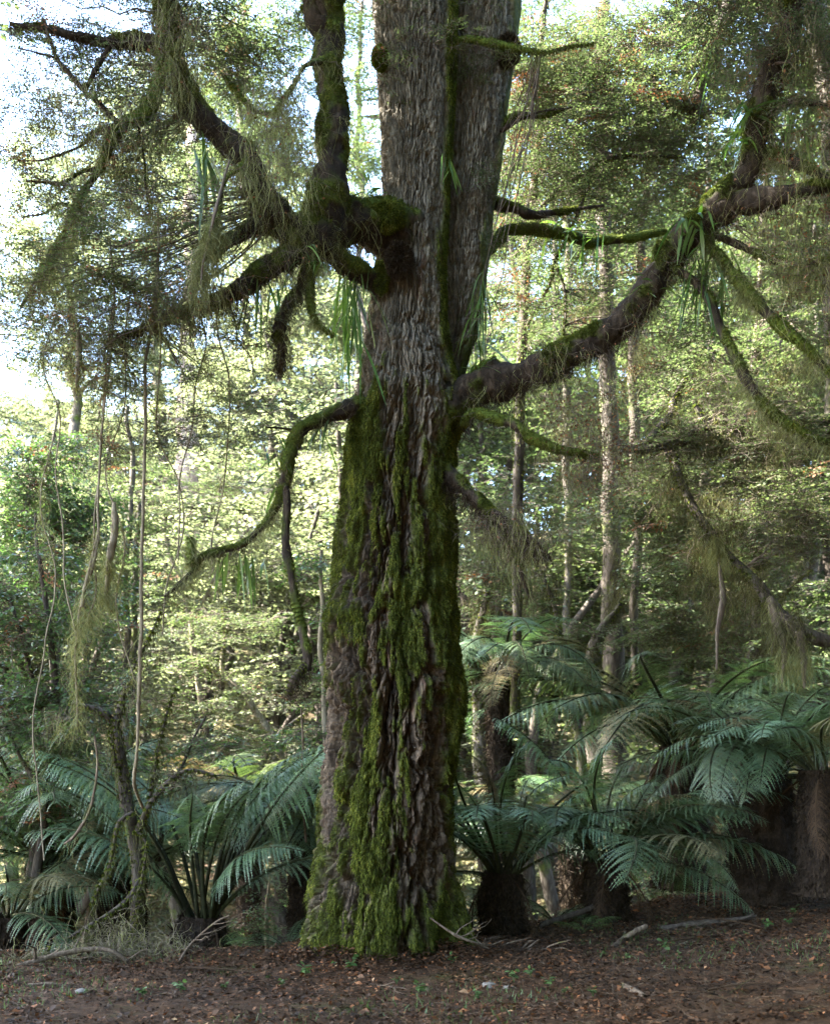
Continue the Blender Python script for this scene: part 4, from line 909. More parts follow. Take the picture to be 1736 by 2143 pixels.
SLIM = forest_tree('slim mossy tree leaning slightly at the far right, forked low down', [(1528, 1600, 14.5, 34), (1540, 1480, 14.5, 32), (1568, 1390, 14.5, 26), (1582, 1280, 14.5, 24), (1578, 1120, 14.5, 22), (1572, 950, 14.5, 20), (1575, 800, 14.5, 18), (1585, 600, 14.5, 14), (1600, 350, 14.5, 10)],
    [(1640, 1050, 14, 130, 120, 130), (1500, 1120, 14.5, 130, 110, 90), (1640, 800, 14, 120, 110, 140), (1500, 760, 14.5, 120, 90, 110), (1620, 1350, 14.5, 120, 90, 110), (1480, 1330, 15, 90, 80, 60), (1680, 620, 13.5, 90, 110, 90), (1560, 560, 15, 140, 80, 90)], 1002,
    [[(1560, 1410, 14.5, 14), (1600, 1330, 14.4, 12), (1640, 1240, 14.2, 9), (1690, 1190, 14.0, 6)], [(1576, 1150, 14.5, 10), (1530, 1080, 14.4, 8), (1490, 1040, 14.2, 6)]], lich=0.8, mossy=5000)
CROOK = forest_tree('dark crooked tree curving up behind the broad tree fern', [(1480, 1620, 15.5, 30), (1488, 1500, 15.5, 28), (1490, 1440, 15.5, 28), (1512, 1390, 15.5, 26), (1508, 1320, 15.5, 22), (1490, 1260, 15.5, 18), (1488, 1150, 15.5, 14), (1470, 1040, 15.5, 10)],
    [(1420, 1180, 15.5, 120, 90, 90), (1440, 1030, 15.5, 110, 90, 110), (1390, 1320, 15.5, 100, 60, 60), (1560, 1230, 15.5, 90, 60, 50), (1330, 1050, 15.5, 70, 70, 50)], 1003, lich=0.9, mossy=3000)
forest_tree('pair of thin dark trunks leaning apart, left of the broad tree fern', [(1225, 1720, 15.8, 22), (1212, 1580, 15.8, 20), (1195, 1480, 15.8, 20), (1186, 1380, 15.8, 22), (1170, 1320, 15.8, 14), (1150, 1260, 15.8, 11), (1120, 1180, 15.8, 7)],
    [(1100, 1200, 15.8, 110, 100, 50), (1160, 1090, 16, 110, 80, 60), (1090, 1330, 15.8, 90, 60, 25)], 1004, [[(1190, 1470, 15.8, 16), (1212, 1400, 15.8, 14), (1180, 1340, 15.8, 9)]], lich=1.0, fine=2.2, mossy=3000)
forest_tree('broken mossy snag leaning against the double-trunked tree', [(1240, 1600, 16.6, 36), (1236, 1450, 16.6, 30), (1238, 1380, 16.6, 32), (1246, 1330, 16.6, 24), (1268, 1290, 16.6, 14), (1290, 1262, 16.6, 7)], [(1200, 1330, 16.6, 60, 40, 12)], 1005, lich=2.0, fine=3.0, mossy=8000, name='dead_snag', cat='dead tree')
forest_tree('thin straight mossy pole tree seen over the right bough near the trunk', [(1180, 1500, 20, 14), (1188, 1100, 20, 16), (1186, 800, 20, 18), (1190, 560, 20, 18), (1194, 300, 20, 14)], [(1120, 750, 19.5, 120, 110, 90), (1230, 850, 19.5, 110, 90, 60), (1080, 620, 19.5, 90, 90, 60)], 1006, lich=0.6, mossy=3000)
SPIND = forest_tree('spindly grey-twigged tree right behind the big trunk, dark tangles on its stem', [(1010, 1640, 14.2, 34), (1004, 1480, 14.2, 28), (1000, 1350, 14.2, 20), (1012, 1250, 14.2, 14), (1030, 1150, 14.2, 9)],
    [(1010, 1210, 14.2, 70, 80, 50), (1060, 1060, 14.2, 90, 90, 60), (1000, 1010, 14.5, 60, 60, 40)], 1007, [[(1002, 1420, 14.2, 12), (970, 1340, 14.1, 8), (960, 1270, 14, 5)]], lich=1.2, fine=4.0, mossy=3000)
CORNER = forest_tree('dark tree hung with a drooping hooked limb at the top right corner', [(1760, 900, 12.6, 60), (1745, 500, 12.6, 54), (1730, 200, 12.6, 50), (1700, -60, 12.6, 44), (1650, -160, 12.6, 36)],
    [(1480, 60, 12.3, 130, 70, 56), (1400, 170, 12.6, 120, 90, 56), (1560, 190, 12.2, 90, 90, 29), (1690, 420, 12, 60, 130, 33), (1680, 680, 12, 70, 90, 37), (1330, 60, 13, 110, 70, 52), (1440, 300, 13, 120, 80, 48)], 1008,
    [[(1650, -160, 12.6, 36), (1560, -60, 12.5, 32), (1500, 60, 12.4, 30), (1488, 120, 12.4, 30), (1475, 170, 12.4, 24), (1468, 230, 12.4, 22), (1466, 260, 12.4, 12)], [(1466, 245, 12.4, 10), (1420, 215, 12.4, 10), (1385, 205, 12.4, 12), (1370, 150, 12.4, 7)]], bark='bark_dark', tmpl=SPR, leaf='leaf_mid', sc=(0.8, 1.5), lich=0.6, fine=0.8, brown=0.08, mossy=4000, conn=0.01)
LEVEL = forest_tree('mossy tree sending low level limbs across the right side at mid height', [(1790, 1700, 11.8, 60), (1775, 1300, 11.8, 50), (1765, 900, 11.8, 40), (1740, 700, 11.8, 30)],
    [(1450, 900, 11.3, 120, 50, 90), (1580, 980, 11.2, 110, 80, 90), (1390, 1000, 11.5, 80, 70, 40), (1650, 1130, 11, 80, 110, 80), (1540, 830, 11.6, 90, 60, 70), (1640, 900, 11.2, 80, 70, 70)], 1009,
    [[(1768, 880, 11.7, 30), (1680, 880, 11.6, 26), (1600, 868, 11.5, 24), (1540, 888, 11.4, 26), (1490, 888, 11.4, 24), (1455, 912, 11.4, 22), (1410, 935, 11.4, 20), (1350, 942, 11.4, 18), (1290, 938, 11.4, 14)],
     [(1480, 905, 11.4, 16), (1470, 880, 11.4, 18), (1462, 850, 11.4, 12)], [(1345, 940, 11.4, 18), (1375, 905, 11.5, 18), (1405, 870, 11.6, 16), (1412, 838, 11.7, 12), (1440, 790, 11.8, 6)],
     [(1405, 940, 11.4, 14), (1418, 990, 11.2, 18), (1440, 1040, 11.1, 18), (1470, 1090, 11.0, 16), (1520, 1150, 10.9, 14), (1575, 1205, 10.8, 16), (1605, 1250, 10.7, 26), (1640, 1300, 10.6, 34), (1690, 1330, 10.5, 28), (1760, 1350, 10.5, 18)]],
    bark='bark_dark', tmpl=SPR, leaf='leaf_mid', sc=(0.7, 1.3), lich=3.5, fine=2.2, mossy=9000, conn=0.007, brown=0.03)
forest_tree('fine-leaved beech spreading flat sprays across the upper right behind the forked stems', [(1075, 1500, 13.0, 20), (1085, 1100, 13.0, 22), (1092, 700, 13.0, 20), (1110, 450, 13.0, 18), (1130, 200, 13.0, 14), (1140, -60, 13, 9)],
    [(1150, 160, 12.6, 120, 100, 92), (1250, 290, 12.4, 150, 90, 126), (1120, 330, 12.3, 100, 80, 73), (1370, 260, 12.6, 120, 90, 97), (1440, 370, 12.6, 90, 70, 63), (1300, 420, 12.4, 130, 60, 58), (1150, 520, 12.4, 110, 60, 48), (1080, 610, 12.2, 70, 70, 33), (1260, 80, 12.8, 110, 60, 68), (1290, 610, 12.6, 100, 60, 28), (1090, 180, 12.4, 60, 80, 70), (1130, 420, 12.4, 70, 50, 60), (1230, 180, 12.8, 90, 60, 70), (1110, 720, 12.6, 80, 60, 19), (1420, 700, 12.4, 80, 50, 24), (1500, 680, 12.2, 80, 60, 28), (1390, 800, 12.4, 100, 50, 28), (1370, 520, 12.8, 110, 70, 33)], 1010,
    [[(1110, 460, 13, 12), (1180, 390, 12.7, 10), (1290, 330, 12.4, 8), (1420, 330, 12.3, 6)], [(1092, 700, 13, 10), (1145, 600, 12.7, 7), (1160, 540, 12.5, 6), (1215, 440, 12.4, 6), (1245, 380, 12.4, 4)], [(1165, 560, 12.3, 7), (1180, 620, 12.3, 6), (1190, 700, 12.2, 3)]],
    tmpl=SPR, leaf='leaf_mid', sc=(0.9, 1.6), lich=0.5, fine=0.8, brown=0.07, bark='bark_dark', mossy=4000, conn=0.007)
def curtains(parent, blobs, seed, lmax=0.7, m='lichen_dark', w=0.0028):
    """tattered lichen hanging in clumps from the limbs and twigs"""
    R = RS(seed); mb = MB()
    for b in blobs:
        c = blob_px(b, R)
        for q in c:
            k = R.randint(10, 34); pos = q + R.normal(0, 1, (k, 3)) * np.array([0.05, 0.05, 0.03]) * R.uniform(0.6, 1.6)
            a, f, r = strands(pos, R, 0.06, lmax * R.uniform(0.35, 1.2), w, 8, 0.09, 0.12); mb.add(a, f, 0, r)
        p, rad = twigs(c, R, 0.4, 0.003, 7, 0.5, 0.8, 0.4); a, f = ribs(p, rad, 3); mb.add(a, f, 1, 0.5)
    return obj('hanging_moss', mb.mesh('lichen curtain', [M[m], M['twig']]), parent)
curtains(LEVEL, [(1580, 900, 11.4, 110, 25, 26), (1460, 930, 11.4, 90, 20, 20), (1420, 1010, 11.2, 25, 60, 14), (1500, 1110, 11.0, 60, 40, 18), (1590, 1230, 10.8, 40, 40, 20), (1650, 1310, 10.6, 50, 25, 34), (1510, 1250, 11.2, 40, 40, 26), (1640, 1080, 11.2, 60, 60, 20), (1450, 1180, 11.4, 60, 60, 16), (1390, 900, 11.6, 40, 40, 12)], 2001)
curtains(CORNER, [(1480, 120, 12.4, 50, 60, 24), (1560, 300, 12.3, 80, 60, 24), (1400, 230, 12.5, 60, 40, 20), (1660, 520, 12.1, 60, 60, 22), (1320, 110, 12.8, 80, 40, 20), (1690, 760, 12, 40, 60, 16)], 2002)
curtains(SLIM, [(1600, 1000, 14.2, 70, 60, 26), (1500, 1060, 14.3, 60, 60, 22), (1620, 1300, 14.2, 60, 70, 26), (1650, 760, 14, 70, 70, 20), (1480, 800, 14.4, 60, 60, 20), (1560, 1180, 14.2, 60, 50, 20)], 2003, 0.8, w=0.004)
curtains(CROOK, [(1430, 1130, 15.4, 80, 60, 26), (1400, 1290, 15.4, 60, 50, 20), (1470, 1040, 15.4, 60, 40, 16), (1350, 1060, 15.4, 60, 50, 18)], 2004, 0.9, w=0.004)
curtains(DOUBLE, [(1290, 1180, 16.8, 40, 110, 26), (1210, 1080, 16.8, 70, 80, 22), (1260, 620, 17, 110, 60, 22), (1180, 960, 16.8, 60, 70, 18), (1330, 760, 16.9, 60, 60, 18), (1120, 1240, 16.5, 60, 60, 16)], 2005, 1.0, w=0.0045)
curtains(SPIND, [(1010, 1300, 14.1, 45, 80, 22), (1060, 1140, 14.1, 50, 60, 18), (1120, 1080, 14.3, 60, 60, 16)], 2006, 0.6, w=0.003)
# --- left side
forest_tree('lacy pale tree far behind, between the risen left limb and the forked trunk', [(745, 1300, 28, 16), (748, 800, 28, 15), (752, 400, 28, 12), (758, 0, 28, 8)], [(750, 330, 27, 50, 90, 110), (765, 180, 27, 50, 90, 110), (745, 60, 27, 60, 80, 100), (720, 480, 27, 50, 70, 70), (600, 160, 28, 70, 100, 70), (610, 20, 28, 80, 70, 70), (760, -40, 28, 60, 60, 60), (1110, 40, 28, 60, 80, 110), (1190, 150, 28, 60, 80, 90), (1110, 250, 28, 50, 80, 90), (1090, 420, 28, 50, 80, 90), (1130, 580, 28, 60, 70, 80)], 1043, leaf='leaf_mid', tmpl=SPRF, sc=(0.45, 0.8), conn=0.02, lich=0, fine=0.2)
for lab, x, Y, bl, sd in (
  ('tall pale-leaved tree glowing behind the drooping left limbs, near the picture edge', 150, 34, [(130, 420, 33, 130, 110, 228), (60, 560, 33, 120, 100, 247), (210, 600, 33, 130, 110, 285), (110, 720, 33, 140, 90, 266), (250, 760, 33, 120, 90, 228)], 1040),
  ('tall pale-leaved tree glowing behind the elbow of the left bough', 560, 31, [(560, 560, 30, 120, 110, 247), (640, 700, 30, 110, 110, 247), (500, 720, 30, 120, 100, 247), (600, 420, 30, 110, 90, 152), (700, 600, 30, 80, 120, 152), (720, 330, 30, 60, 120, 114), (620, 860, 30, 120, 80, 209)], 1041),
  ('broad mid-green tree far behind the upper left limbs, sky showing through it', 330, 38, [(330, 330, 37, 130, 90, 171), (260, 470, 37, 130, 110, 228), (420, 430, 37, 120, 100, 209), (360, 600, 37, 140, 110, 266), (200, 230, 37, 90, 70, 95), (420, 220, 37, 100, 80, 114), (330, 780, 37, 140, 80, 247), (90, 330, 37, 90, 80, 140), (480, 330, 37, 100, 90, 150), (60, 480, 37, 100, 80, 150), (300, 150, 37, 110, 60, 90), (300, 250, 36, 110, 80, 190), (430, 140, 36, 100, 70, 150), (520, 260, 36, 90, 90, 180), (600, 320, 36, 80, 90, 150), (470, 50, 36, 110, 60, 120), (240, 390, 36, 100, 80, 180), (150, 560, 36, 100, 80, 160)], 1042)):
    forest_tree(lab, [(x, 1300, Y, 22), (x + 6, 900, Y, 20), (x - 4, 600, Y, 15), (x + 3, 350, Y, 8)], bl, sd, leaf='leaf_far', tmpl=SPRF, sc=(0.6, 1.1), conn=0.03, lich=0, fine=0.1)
forest_tree('pale layered beech sapling lit from behind, left of the mossy trunk', [(640, 1800, 17, 16), (600, 1600, 17, 15), (530, 1480, 17, 14), (470, 1400, 17, 11), (463, 1330, 17, 8), (462, 1270, 17, 5)],
    [(470, 1320, 16.8, 130, 40, 45), (440, 1390, 16.8, 140, 35, 50), (560, 1300, 17, 90, 40, 35), (540, 1440, 17, 130, 40, 55), (400, 1470, 16.8, 110, 40, 45), (480, 1540, 16.6, 130, 40, 55), (380, 1290, 17, 80, 40, 30), (600, 1550, 17, 80, 50, 40)], 1020, [[(520, 1470, 17, 8), (450, 1400, 16.9, 6), (400, 1390, 16.8, 4)], [(560, 1540, 17, 9), (480, 1560, 16.8, 7), (430, 1610, 16.6, 4)]], lich=0.9, fine=0.8, tilt=0.14, bark='bark_thin', mossy=2500, conn=0.01, sc=(0.6, 1.05))
forest_tree('rounded leafy green bush at the left edge, brightest at its top', [(120, 1500, 15, 26), (118, 1300, 15, 20), (110, 1100, 15, 14), (100, 960, 15, 8)], [(110, 960, 15, 80, 70, 170), (80, 1080, 14.6, 110, 90, 240), (190, 1100, 14.8, 70, 80, 120), (60, 1220, 14.4, 110, 100, 220), (0, 1000, 14.6, 80, 120, 130), (180, 1250, 14.6, 90, 90, 130)], 1021, tmpl=SPRS, leaf='leaf_shrub', sc=(0.7, 1.2), name='bush', cat='bush', fine=0.1, lich=0.05, tilt=0.5)
forest_tree('shaded broad-leaved shrub standing in the dark at the left edge', [(60, 1900, 11.6, 26), (90, 1700, 11.6, 22), (120, 1500, 11.5, 18), (110, 1350, 11.4, 14), (90, 1200, 11.4, 10), (80, 1080, 11.4, 6)],
    [(90, 1180, 11.3, 70, 70, 90), (170, 1290, 11.3, 80, 70, 90), (70, 1330, 11.3, 90, 90, 150), (60, 1500, 11.4, 110, 100, 190), (170, 1450, 11.5, 80, 80, 90), (40, 1650, 11.5, 110, 90, 160), (150, 1590, 11.6, 80, 60, 60), (-20, 1250, 11.3, 60, 120, 90)], 1022,
    [[(100, 1500, 11.5, 12), (60, 1380, 11.4, 10), (20, 1250, 11.3, 6)], [(130, 1480, 11.5, 10), (165, 1360, 11.4, 8), (180, 1230, 11.3, 4)], [(66, 1900, 11.5, 20), (100, 1700, 11.4, 16), (85, 1640, 11.4, 13), (55, 1590, 11.3, 9), (20, 1520, 11.2, 6)]], tmpl=SPRS, leaf='leaf_shrub', sc=(0.6, 1.1), name='bush', cat='bush', fine=0.4, lich=0.4, tilt=0.5, bark='bark_dark', conn=0.008)
forest_tree('distant pale red-barked gum trunk lit by sun above the clearing on the left', [(392, 1500, 33, 56), (392, 1200, 33, 50), (392, 1010, 33, 46), (392, 940, 33, 44), (388, 870, 33, 42), (394, 780, 33, 34), (398, 640, 33, 30), (400, 480, 33, 26), (405, 250, 34, 20)], [(330, 560, 33, 120, 80, 70), (460, 470, 33, 100, 90, 80), (400, 330, 33, 110, 90, 90)], 1023, [[(380, 900, 33, 12), (360, 870, 32.5, 9), (345, 850, 32, 6)], [(398, 950, 33, 12), (412, 915, 33, 9)]], bark='bark_pale', leaf='leaf_far', tmpl=SPRF, conn=0.03)
forest_tree('pair of thin lichen-spotted trunks behind the long hanging vine on the left', [(258, 1800, 19, 18), (262, 1560, 19, 17), (258, 1400, 19, 16), (262, 1240, 19, 14), (268, 1050, 19, 11), (275, 850, 19, 8)], [(290, 1130, 19, 110, 80, 90), (220, 1000, 19, 100, 80, 70), (330, 1240, 19, 90, 60, 60), (320, 1390, 19, 80, 60, 50), (230, 1420, 19, 70, 60, 40)], 1024, [[(272, 1800, 19.3, 14), (275, 1500, 19.3, 14), (280, 1250, 19.3, 12), (290, 1050, 19.3, 8)]], lich=0.4, mossy=2500)
forest_tree('far slim trunk rising against the white sky at the upper left', [(520, 900, 30, 16), (514, 500, 30, 14), (508, 200, 30, 12), (504, 0, 30, 10)], [(560, 240, 29, 90, 110, 110), (480, 150, 29, 90, 100, 110), (600, 400, 29, 100, 120, 130), (540, 60, 29, 120, 60, 110), (440, 320, 28, 90, 100, 80)], 1025, leaf='leaf_mid', tmpl=SPRF, sc=(0.5, 0.9), conn=0.03)
forest_tree('small bright-leaved sapling low in the left gap with pointed leaves', [(330, 1800, 12.2, 10), (345, 1680, 12.1, 9), (380, 1590, 12.0, 7), (430, 1500, 11.9, 4)], [(370, 1520, 11.9, 80, 40, 30), (340, 1600, 12, 70, 50, 36), (430, 1560, 11.9, 60, 40, 22), (310, 1560, 12, 50, 50, 20)], 1026, tmpl=SPRS, leaf='strap', sc=(0.45, 0.8), name='sapling', cat='sapling', lich=0, fine=0.3, bark='bark_dark', conn=0.004)
forest_tree('broad-leaved shrub pressed against the left side of the mossy trunk', [(690, 1700, 12.4, 14), (675, 1450, 12.4, 12), (668, 1250, 12.4, 9), (670, 1150, 12.4, 6)], [(665, 1180, 12.3, 45, 40, 34), (680, 1290, 12.3, 40, 60, 34), (660, 1420, 12.3, 45, 70, 34), (650, 1560, 12.3, 50, 60, 36)], 1027, tmpl=SPRS, leaf='strap', sc=(0.6, 1.0), name='bush', cat='bush', lich=0.1, fine=0.5, bark='bark_thin', conn=0.005)
forest_tree('bushy green shrub glowing behind the black-stalked fern, low in the gully', [(560, 2100, 13.8, 12), (560, 1950, 13.8, 9), (565, 1830, 13.8, 5)], [(560, 1900, 13.6, 70, 60, 60), (500, 1960, 13.4, 60, 50, 45), (610, 1830, 13.6, 50, 60, 40), (560, 2000, 13.0, 70, 40, 40)], 1028, tmpl=SPRS, leaf='leaf_shrub', sc=(0.5, 0.9), name='bush', cat='bush', lich=0, fine=0.3, bark='bark_thin', conn=0.005)
# foreground sapling at the left wrapped in moss and vines
forest_tree('twisted moss-wrapped sapling with looping stems at the lower left', [(285, 2010, 10.4, 24), (286, 1930, 10.4, 22), (290, 1840, 10.4, 25), (282, 1760, 10.4, 28), (268, 1700, 10.4, 31), (262, 1620, 10.4, 24), (250, 1560, 10.4, 19), (236, 1515, 10.4, 19), (205, 1488, 10.35, 15), (150, 1470, 10.3, 10)],
    [(300, 1440, 10.4, 60, 60, 8), (140, 1500, 10.3, 40, 30, 8), (350, 1640, 10.4, 60, 40, 10)], 1030,
    [[(288, 1740, 10.35, 13), (310, 1690, 10.3, 12), (345, 1640, 10.3, 10), (385, 1610, 10.3, 7), (440, 1620, 10.3, 5)], [(240, 1520, 10.4, 13), (252, 1480, 10.4, 15), (262, 1440, 10.4, 9), (290, 1370, 10.4, 5), (330, 1280, 10.4, 3)],
     [(278, 1700, 10.3, 8), (250, 1720, 10.2, 9), (238, 1780, 10.2, 8), (225, 1830, 10.2, 8), (198, 1890, 10.2, 6)], [(292, 1840, 10.3, 9), (270, 1880, 10.2, 9), (220, 1920, 10.1, 8), (150, 1960, 10.0, 7), (60, 2010, 9.9, 6), (10, 2030, 9.9, 4)],
     [(300, 1720, 10.4, 7), (318, 1650, 10.4, 7), (330, 1560, 10.4, 5), (360, 1440, 10.4, 3)], [(262, 1640, 10.4, 7), (240, 1580, 10.3, 6), (225, 1530, 10.3, 4)], [(285, 1740, 10.3, 6), (305, 1760, 10.28, 6), (298, 1850, 10.28, 6), (288, 1960, 10.28, 4)]],
    tmpl=SPRS, leaf='leaf_shrub', sc=(0.4, 0.7), name='sapling', cat='sapling', lich=8.0, fine=8.0, bark='bark_dark', mossy=7000, conn=0.005, Lf=0.35, lich_l=0.4)
forest_tree('dark thin leaning trunk at the left edge above the ferns', [(120, 1900, 13.2, 22), (105, 1760, 13.2, 20), (85, 1690, 13.2, 20), (62, 1620, 13.2, 18), (30, 1560, 13.2, 14), (-20, 1480, 13.2, 12)], [(20, 1480, 13.2, 80, 60, 60), (100, 1560, 13.3, 70, 50, 30)], 1031, lich=0.6, mossy=2000)
forest_tree('bare grey-twigged thicket tree filling the bright middle left', [(420, 1500, 22, 12), (400, 1300, 22, 12), (360, 1150, 22, 10), (330, 1020, 22, 6)], [(420, 1080, 22, 160, 60, 110), (330, 1010, 22, 120, 70, 90), (520, 1010, 22, 110, 70, 80), (600, 1120, 22, 90, 60, 50), (440, 1190, 22, 130, 50, 70)], 1032, [[(400, 1300, 22, 8), (470, 1180, 22, 6), (540, 1080, 22, 3)], [(380, 1200, 22, 7), (430, 1100, 22, 5), (470, 1020, 22, 3)]], leaf='leaf_mid', fine=3.0, bark='bark_thin', lich=0.4, Lf=1.0)
forest_tree('short mossy stump-like tree in the sunny gap left of centre', [(600, 1720, 18, 24), (580, 1620, 18, 22), (570, 1560, 18, 20), (545, 1535, 18, 14), (500, 1520, 18, 8)], [(560, 1600, 18, 70, 40, 16)], 1033, [[(572, 1560, 18, 14), (600, 1520, 18, 8), (640, 1490, 18, 5)]], lich=1.5, mossy=4000, bark='bark_mid', name='dead_snag', cat='dead tree')

# ------------------------------------------------------------------ the wooded slope beyond the gully, read as one mass
def woodland():
    R = RS(77); mb = MB(); n = 0
    def crown(c, rad, k, sc, mi):
        nonlocal n
        p = cloud(c, rad, k, R); 
        p = p[fbm(p * 0.6, 5, 3) > -0.08]
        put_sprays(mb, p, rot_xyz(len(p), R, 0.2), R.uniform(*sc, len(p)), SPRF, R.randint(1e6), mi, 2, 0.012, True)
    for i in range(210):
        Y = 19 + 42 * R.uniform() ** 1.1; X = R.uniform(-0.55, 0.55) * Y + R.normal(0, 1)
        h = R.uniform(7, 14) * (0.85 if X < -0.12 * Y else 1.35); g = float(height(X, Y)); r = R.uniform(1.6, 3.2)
        mi = 1 if (X < 0.05 * Y) else 0  # left slope takes the leaves painted sunlit, right slope the darker ones
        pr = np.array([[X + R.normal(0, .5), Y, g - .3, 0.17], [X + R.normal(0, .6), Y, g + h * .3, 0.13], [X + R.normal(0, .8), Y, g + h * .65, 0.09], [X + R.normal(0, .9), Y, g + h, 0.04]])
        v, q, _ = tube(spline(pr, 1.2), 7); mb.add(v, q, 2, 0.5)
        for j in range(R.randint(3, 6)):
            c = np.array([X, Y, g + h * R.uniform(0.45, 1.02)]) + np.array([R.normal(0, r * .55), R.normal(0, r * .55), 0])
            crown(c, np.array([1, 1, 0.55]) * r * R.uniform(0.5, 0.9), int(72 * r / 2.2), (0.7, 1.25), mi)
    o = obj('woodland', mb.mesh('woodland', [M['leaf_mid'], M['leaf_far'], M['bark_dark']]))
    tag(o, 'sunlit wooded slope across the gully', None, kind='stuff')
woodland()
def undergrowth():
    R = RS(78); mb = MB(); K = 15000
    Y = 13.5 + 45 * R.uniform(0, 1, K) ** 1.3; X = R.uniform(-0.5, 0.5, K) * Y
    z = height(X, Y); ok = (Y > edge_y(X) + 1.2) & (fbm(np.stack([X * .5, Y * .5, 0 * X], -1), 4, 3) > -0.3); X, Y, z = X[ok], Y[ok], z[ok]
    p = np.stack([X, Y, z + R.uniform(0.05, 1.0, len(X)) * (0.4 + 0.04 * Y) ], -1)
    near = Y < 22
    put_sprays(mb, p[near], rot_xyz(near.sum(), R, 0.5), R.uniform(0.6, 1.2, near.sum()), SPRM, 5, 0, 2, 0.004)
    put_sprays(mb, p[~near], rot_xyz((~near).sum(), R, 0.5), R.uniform(0.5, 1.0, (~near).sum()), SPRF, 6, 1, 2, 0.008)
    o = obj('undergrowth', mb.mesh('undergrowth', [M['leaf_mid'], M['leaf_far'], M['twig']]))
    tag(o, 'leafy undergrowth carpeting the gully and slope', None, kind='stuff')
undergrowth()
# unseen leaf clouds added round the viewer to block sun and sky (keeps the right side of the trunk and the road bank in shade)
def shade_canopy():
    R = RS(79); mb = MB()
    cs = [(9, 9, 7.5, 3.5, 4, 4.0), (10, 13, 8, 3.5, 4, 5), (8.0, 4, 9.5, 4, 4, 3.5), (11, 5, 6, 3, 4, 5), (4.5, 2, 11.5, 4, 3.5, 2), (7, 15.5, 13.5, 3, 2, 2.0), (7, -2, 8, 4, 4, 6),
          (0, -4, 9, 4, 3, 5), (4, -4, 6, 4, 3, 5.5), (0, 2.5, 12.5, 4, 3.5, 1.6), (5.6, 3.2, 4.5, 2.2, 3.2, 4.5), (0, -7, 3.5, 5, 2.5, 4.5), (6.5, -6, 4, 4, 3, 5), (8.5, 0, 3, 2.5, 4, 4),
          (-7, 9, 11.8, 2.8, 3.2, 1.2), (-11, 9, 11.5, 3, 3.2, 1.2), (-15, 9, 11.5, 3, 3.4, 1.2), (-7.5, 12.2, 11.8, 1.8, 2.2, 1.2), (-11, 12.5, 11.5, 2.6, 2.2, 1.2), (-15, 13, 11.5, 3, 2.4, 1.2), (-3, 9.8, 14.5, 3, 2.0, 1.4), (-5, -7, 6, 3.5, 3, 7), (-10, 16.5, 15.5, 2.6, 2.2, 1.3)]
    for c in cs:
        v = c[3] * c[4] * c[5]; p = cloud(c[:3], c[3:], int((34 if c[5] < 1.7 else 16) * v), R, 0.0)
        put_sprays(mb, p, rot_xyz(len(p), R, 0.35), R.uniform(1.1, 1.7, len(p)), SPRF, R.randint(1e6), 0, 1, 0.01)
    o = obj('shade_canopy', mb.mesh('shade_canopy', [M['leaf_mid'], M['twig']]))
    tag(o, 'unseen leaf clouds added around the viewpoint to shade the foreground', None, kind='stuff')
shade_canopy()
# ================================================================== hanging vines
def vine(label, strandsp, seed, lich=0.5, m='bark_thin', group=None, name='hanging_vine', ll=0.4):
    mb = MB(); R = RS(seed); allc = []
    for pp in strandsp:
        c = spline(px_path(pp), 0.03); c[:, :3] += 0.012 * np.stack([fbm(c[:, :3] * 3, seed + k, 2) for k in range(3)], -1); allc.append(c)
        v, q, n = tube(c, 8, lambda p, n, r: r * 0.35 * fbm(p * 25, seed, 2)); mb.add(v, q, 0, 0.5)
        K = int(len(c) * 6 * lich)
        if K:
            w = np.clip(fbm(c[:, :3] * 2.0, seed + 31, 2) + 0.05, 0, 1) + 0.002
            idx = R.choice(len(c), K, p=w / w.sum()); a, f, r = strands(c[idx, :3] + R.normal(0, 0.008, (K, 3)), R, 0.03, ll, 0.0024, 8, 0.09, 0.10); mb.add(a, f, 1, r)
    o = obj(name, mb.mesh('vine', [M[m], M['lichen']], True)); tag(o, label, 'vine', group)
vine('long pale rope-like vine hanging straight down on the left, reaching the leafy sapling', [[(330, 560, 8.9, 5), (318, 690, 8.9, 6), (305, 770, 8.9, 7), (303, 900, 8.9, 7), (300, 1050, 8.9, 7), (298, 1200, 8.95, 7), (296, 1330, 9.0, 8), (292, 1470, 9.1, 8), (288, 1560, 9.2, 7), (282, 1640, 9.4, 7), (300, 1690, 9.8, 6)]], 1, 0.05, 'bark_thin')
vine('bundle of thin vines with a dense yellow-green lichen sleeve left of the straight vine', [[(232, 500, 8.8, 4), (240, 640, 8.8, 5), (228, 780, 8.8, 5), (215, 900, 8.8, 5), (208, 1010, 8.8, 5), (205, 1120, 8.8, 6), (192, 1190, 8.8, 7), (165, 1280, 8.9, 6), (160, 1400, 9.0, 5), (162, 1520, 9.1, 4)], [(236, 640, 8.82, 4), (220, 820, 8.82, 4), (212, 960, 8.82, 4), (196, 1120, 8.82, 4), (200, 1240, 8.85, 4), (182, 1300, 8.9, 4)], [(205, 1110, 8.8, 7), (190, 1180, 8.8, 8), (178, 1225, 8.8, 7), (172, 1270, 8.8, 8)]], 2, 0.8, ll=0.3)
vine('short tassel of golden lichen hanging beside the vine bundle', [[(238, 1050, 9.0, 8), (240, 1110, 9.0, 16), (230, 1180, 9.0, 14), (222, 1255, 9.0, 6)]], 3, 4.0, ll=0.3)
vine('thin vine curving across the shaded shrub at far left', [[(200, 1540, 9.9, 5), (205, 1600, 9.9, 5), (190, 1690, 9.9, 6), (160, 1745, 9.9, 6), (135, 1765, 9.9, 4)]], 4, 0.2, 'bark_dry')
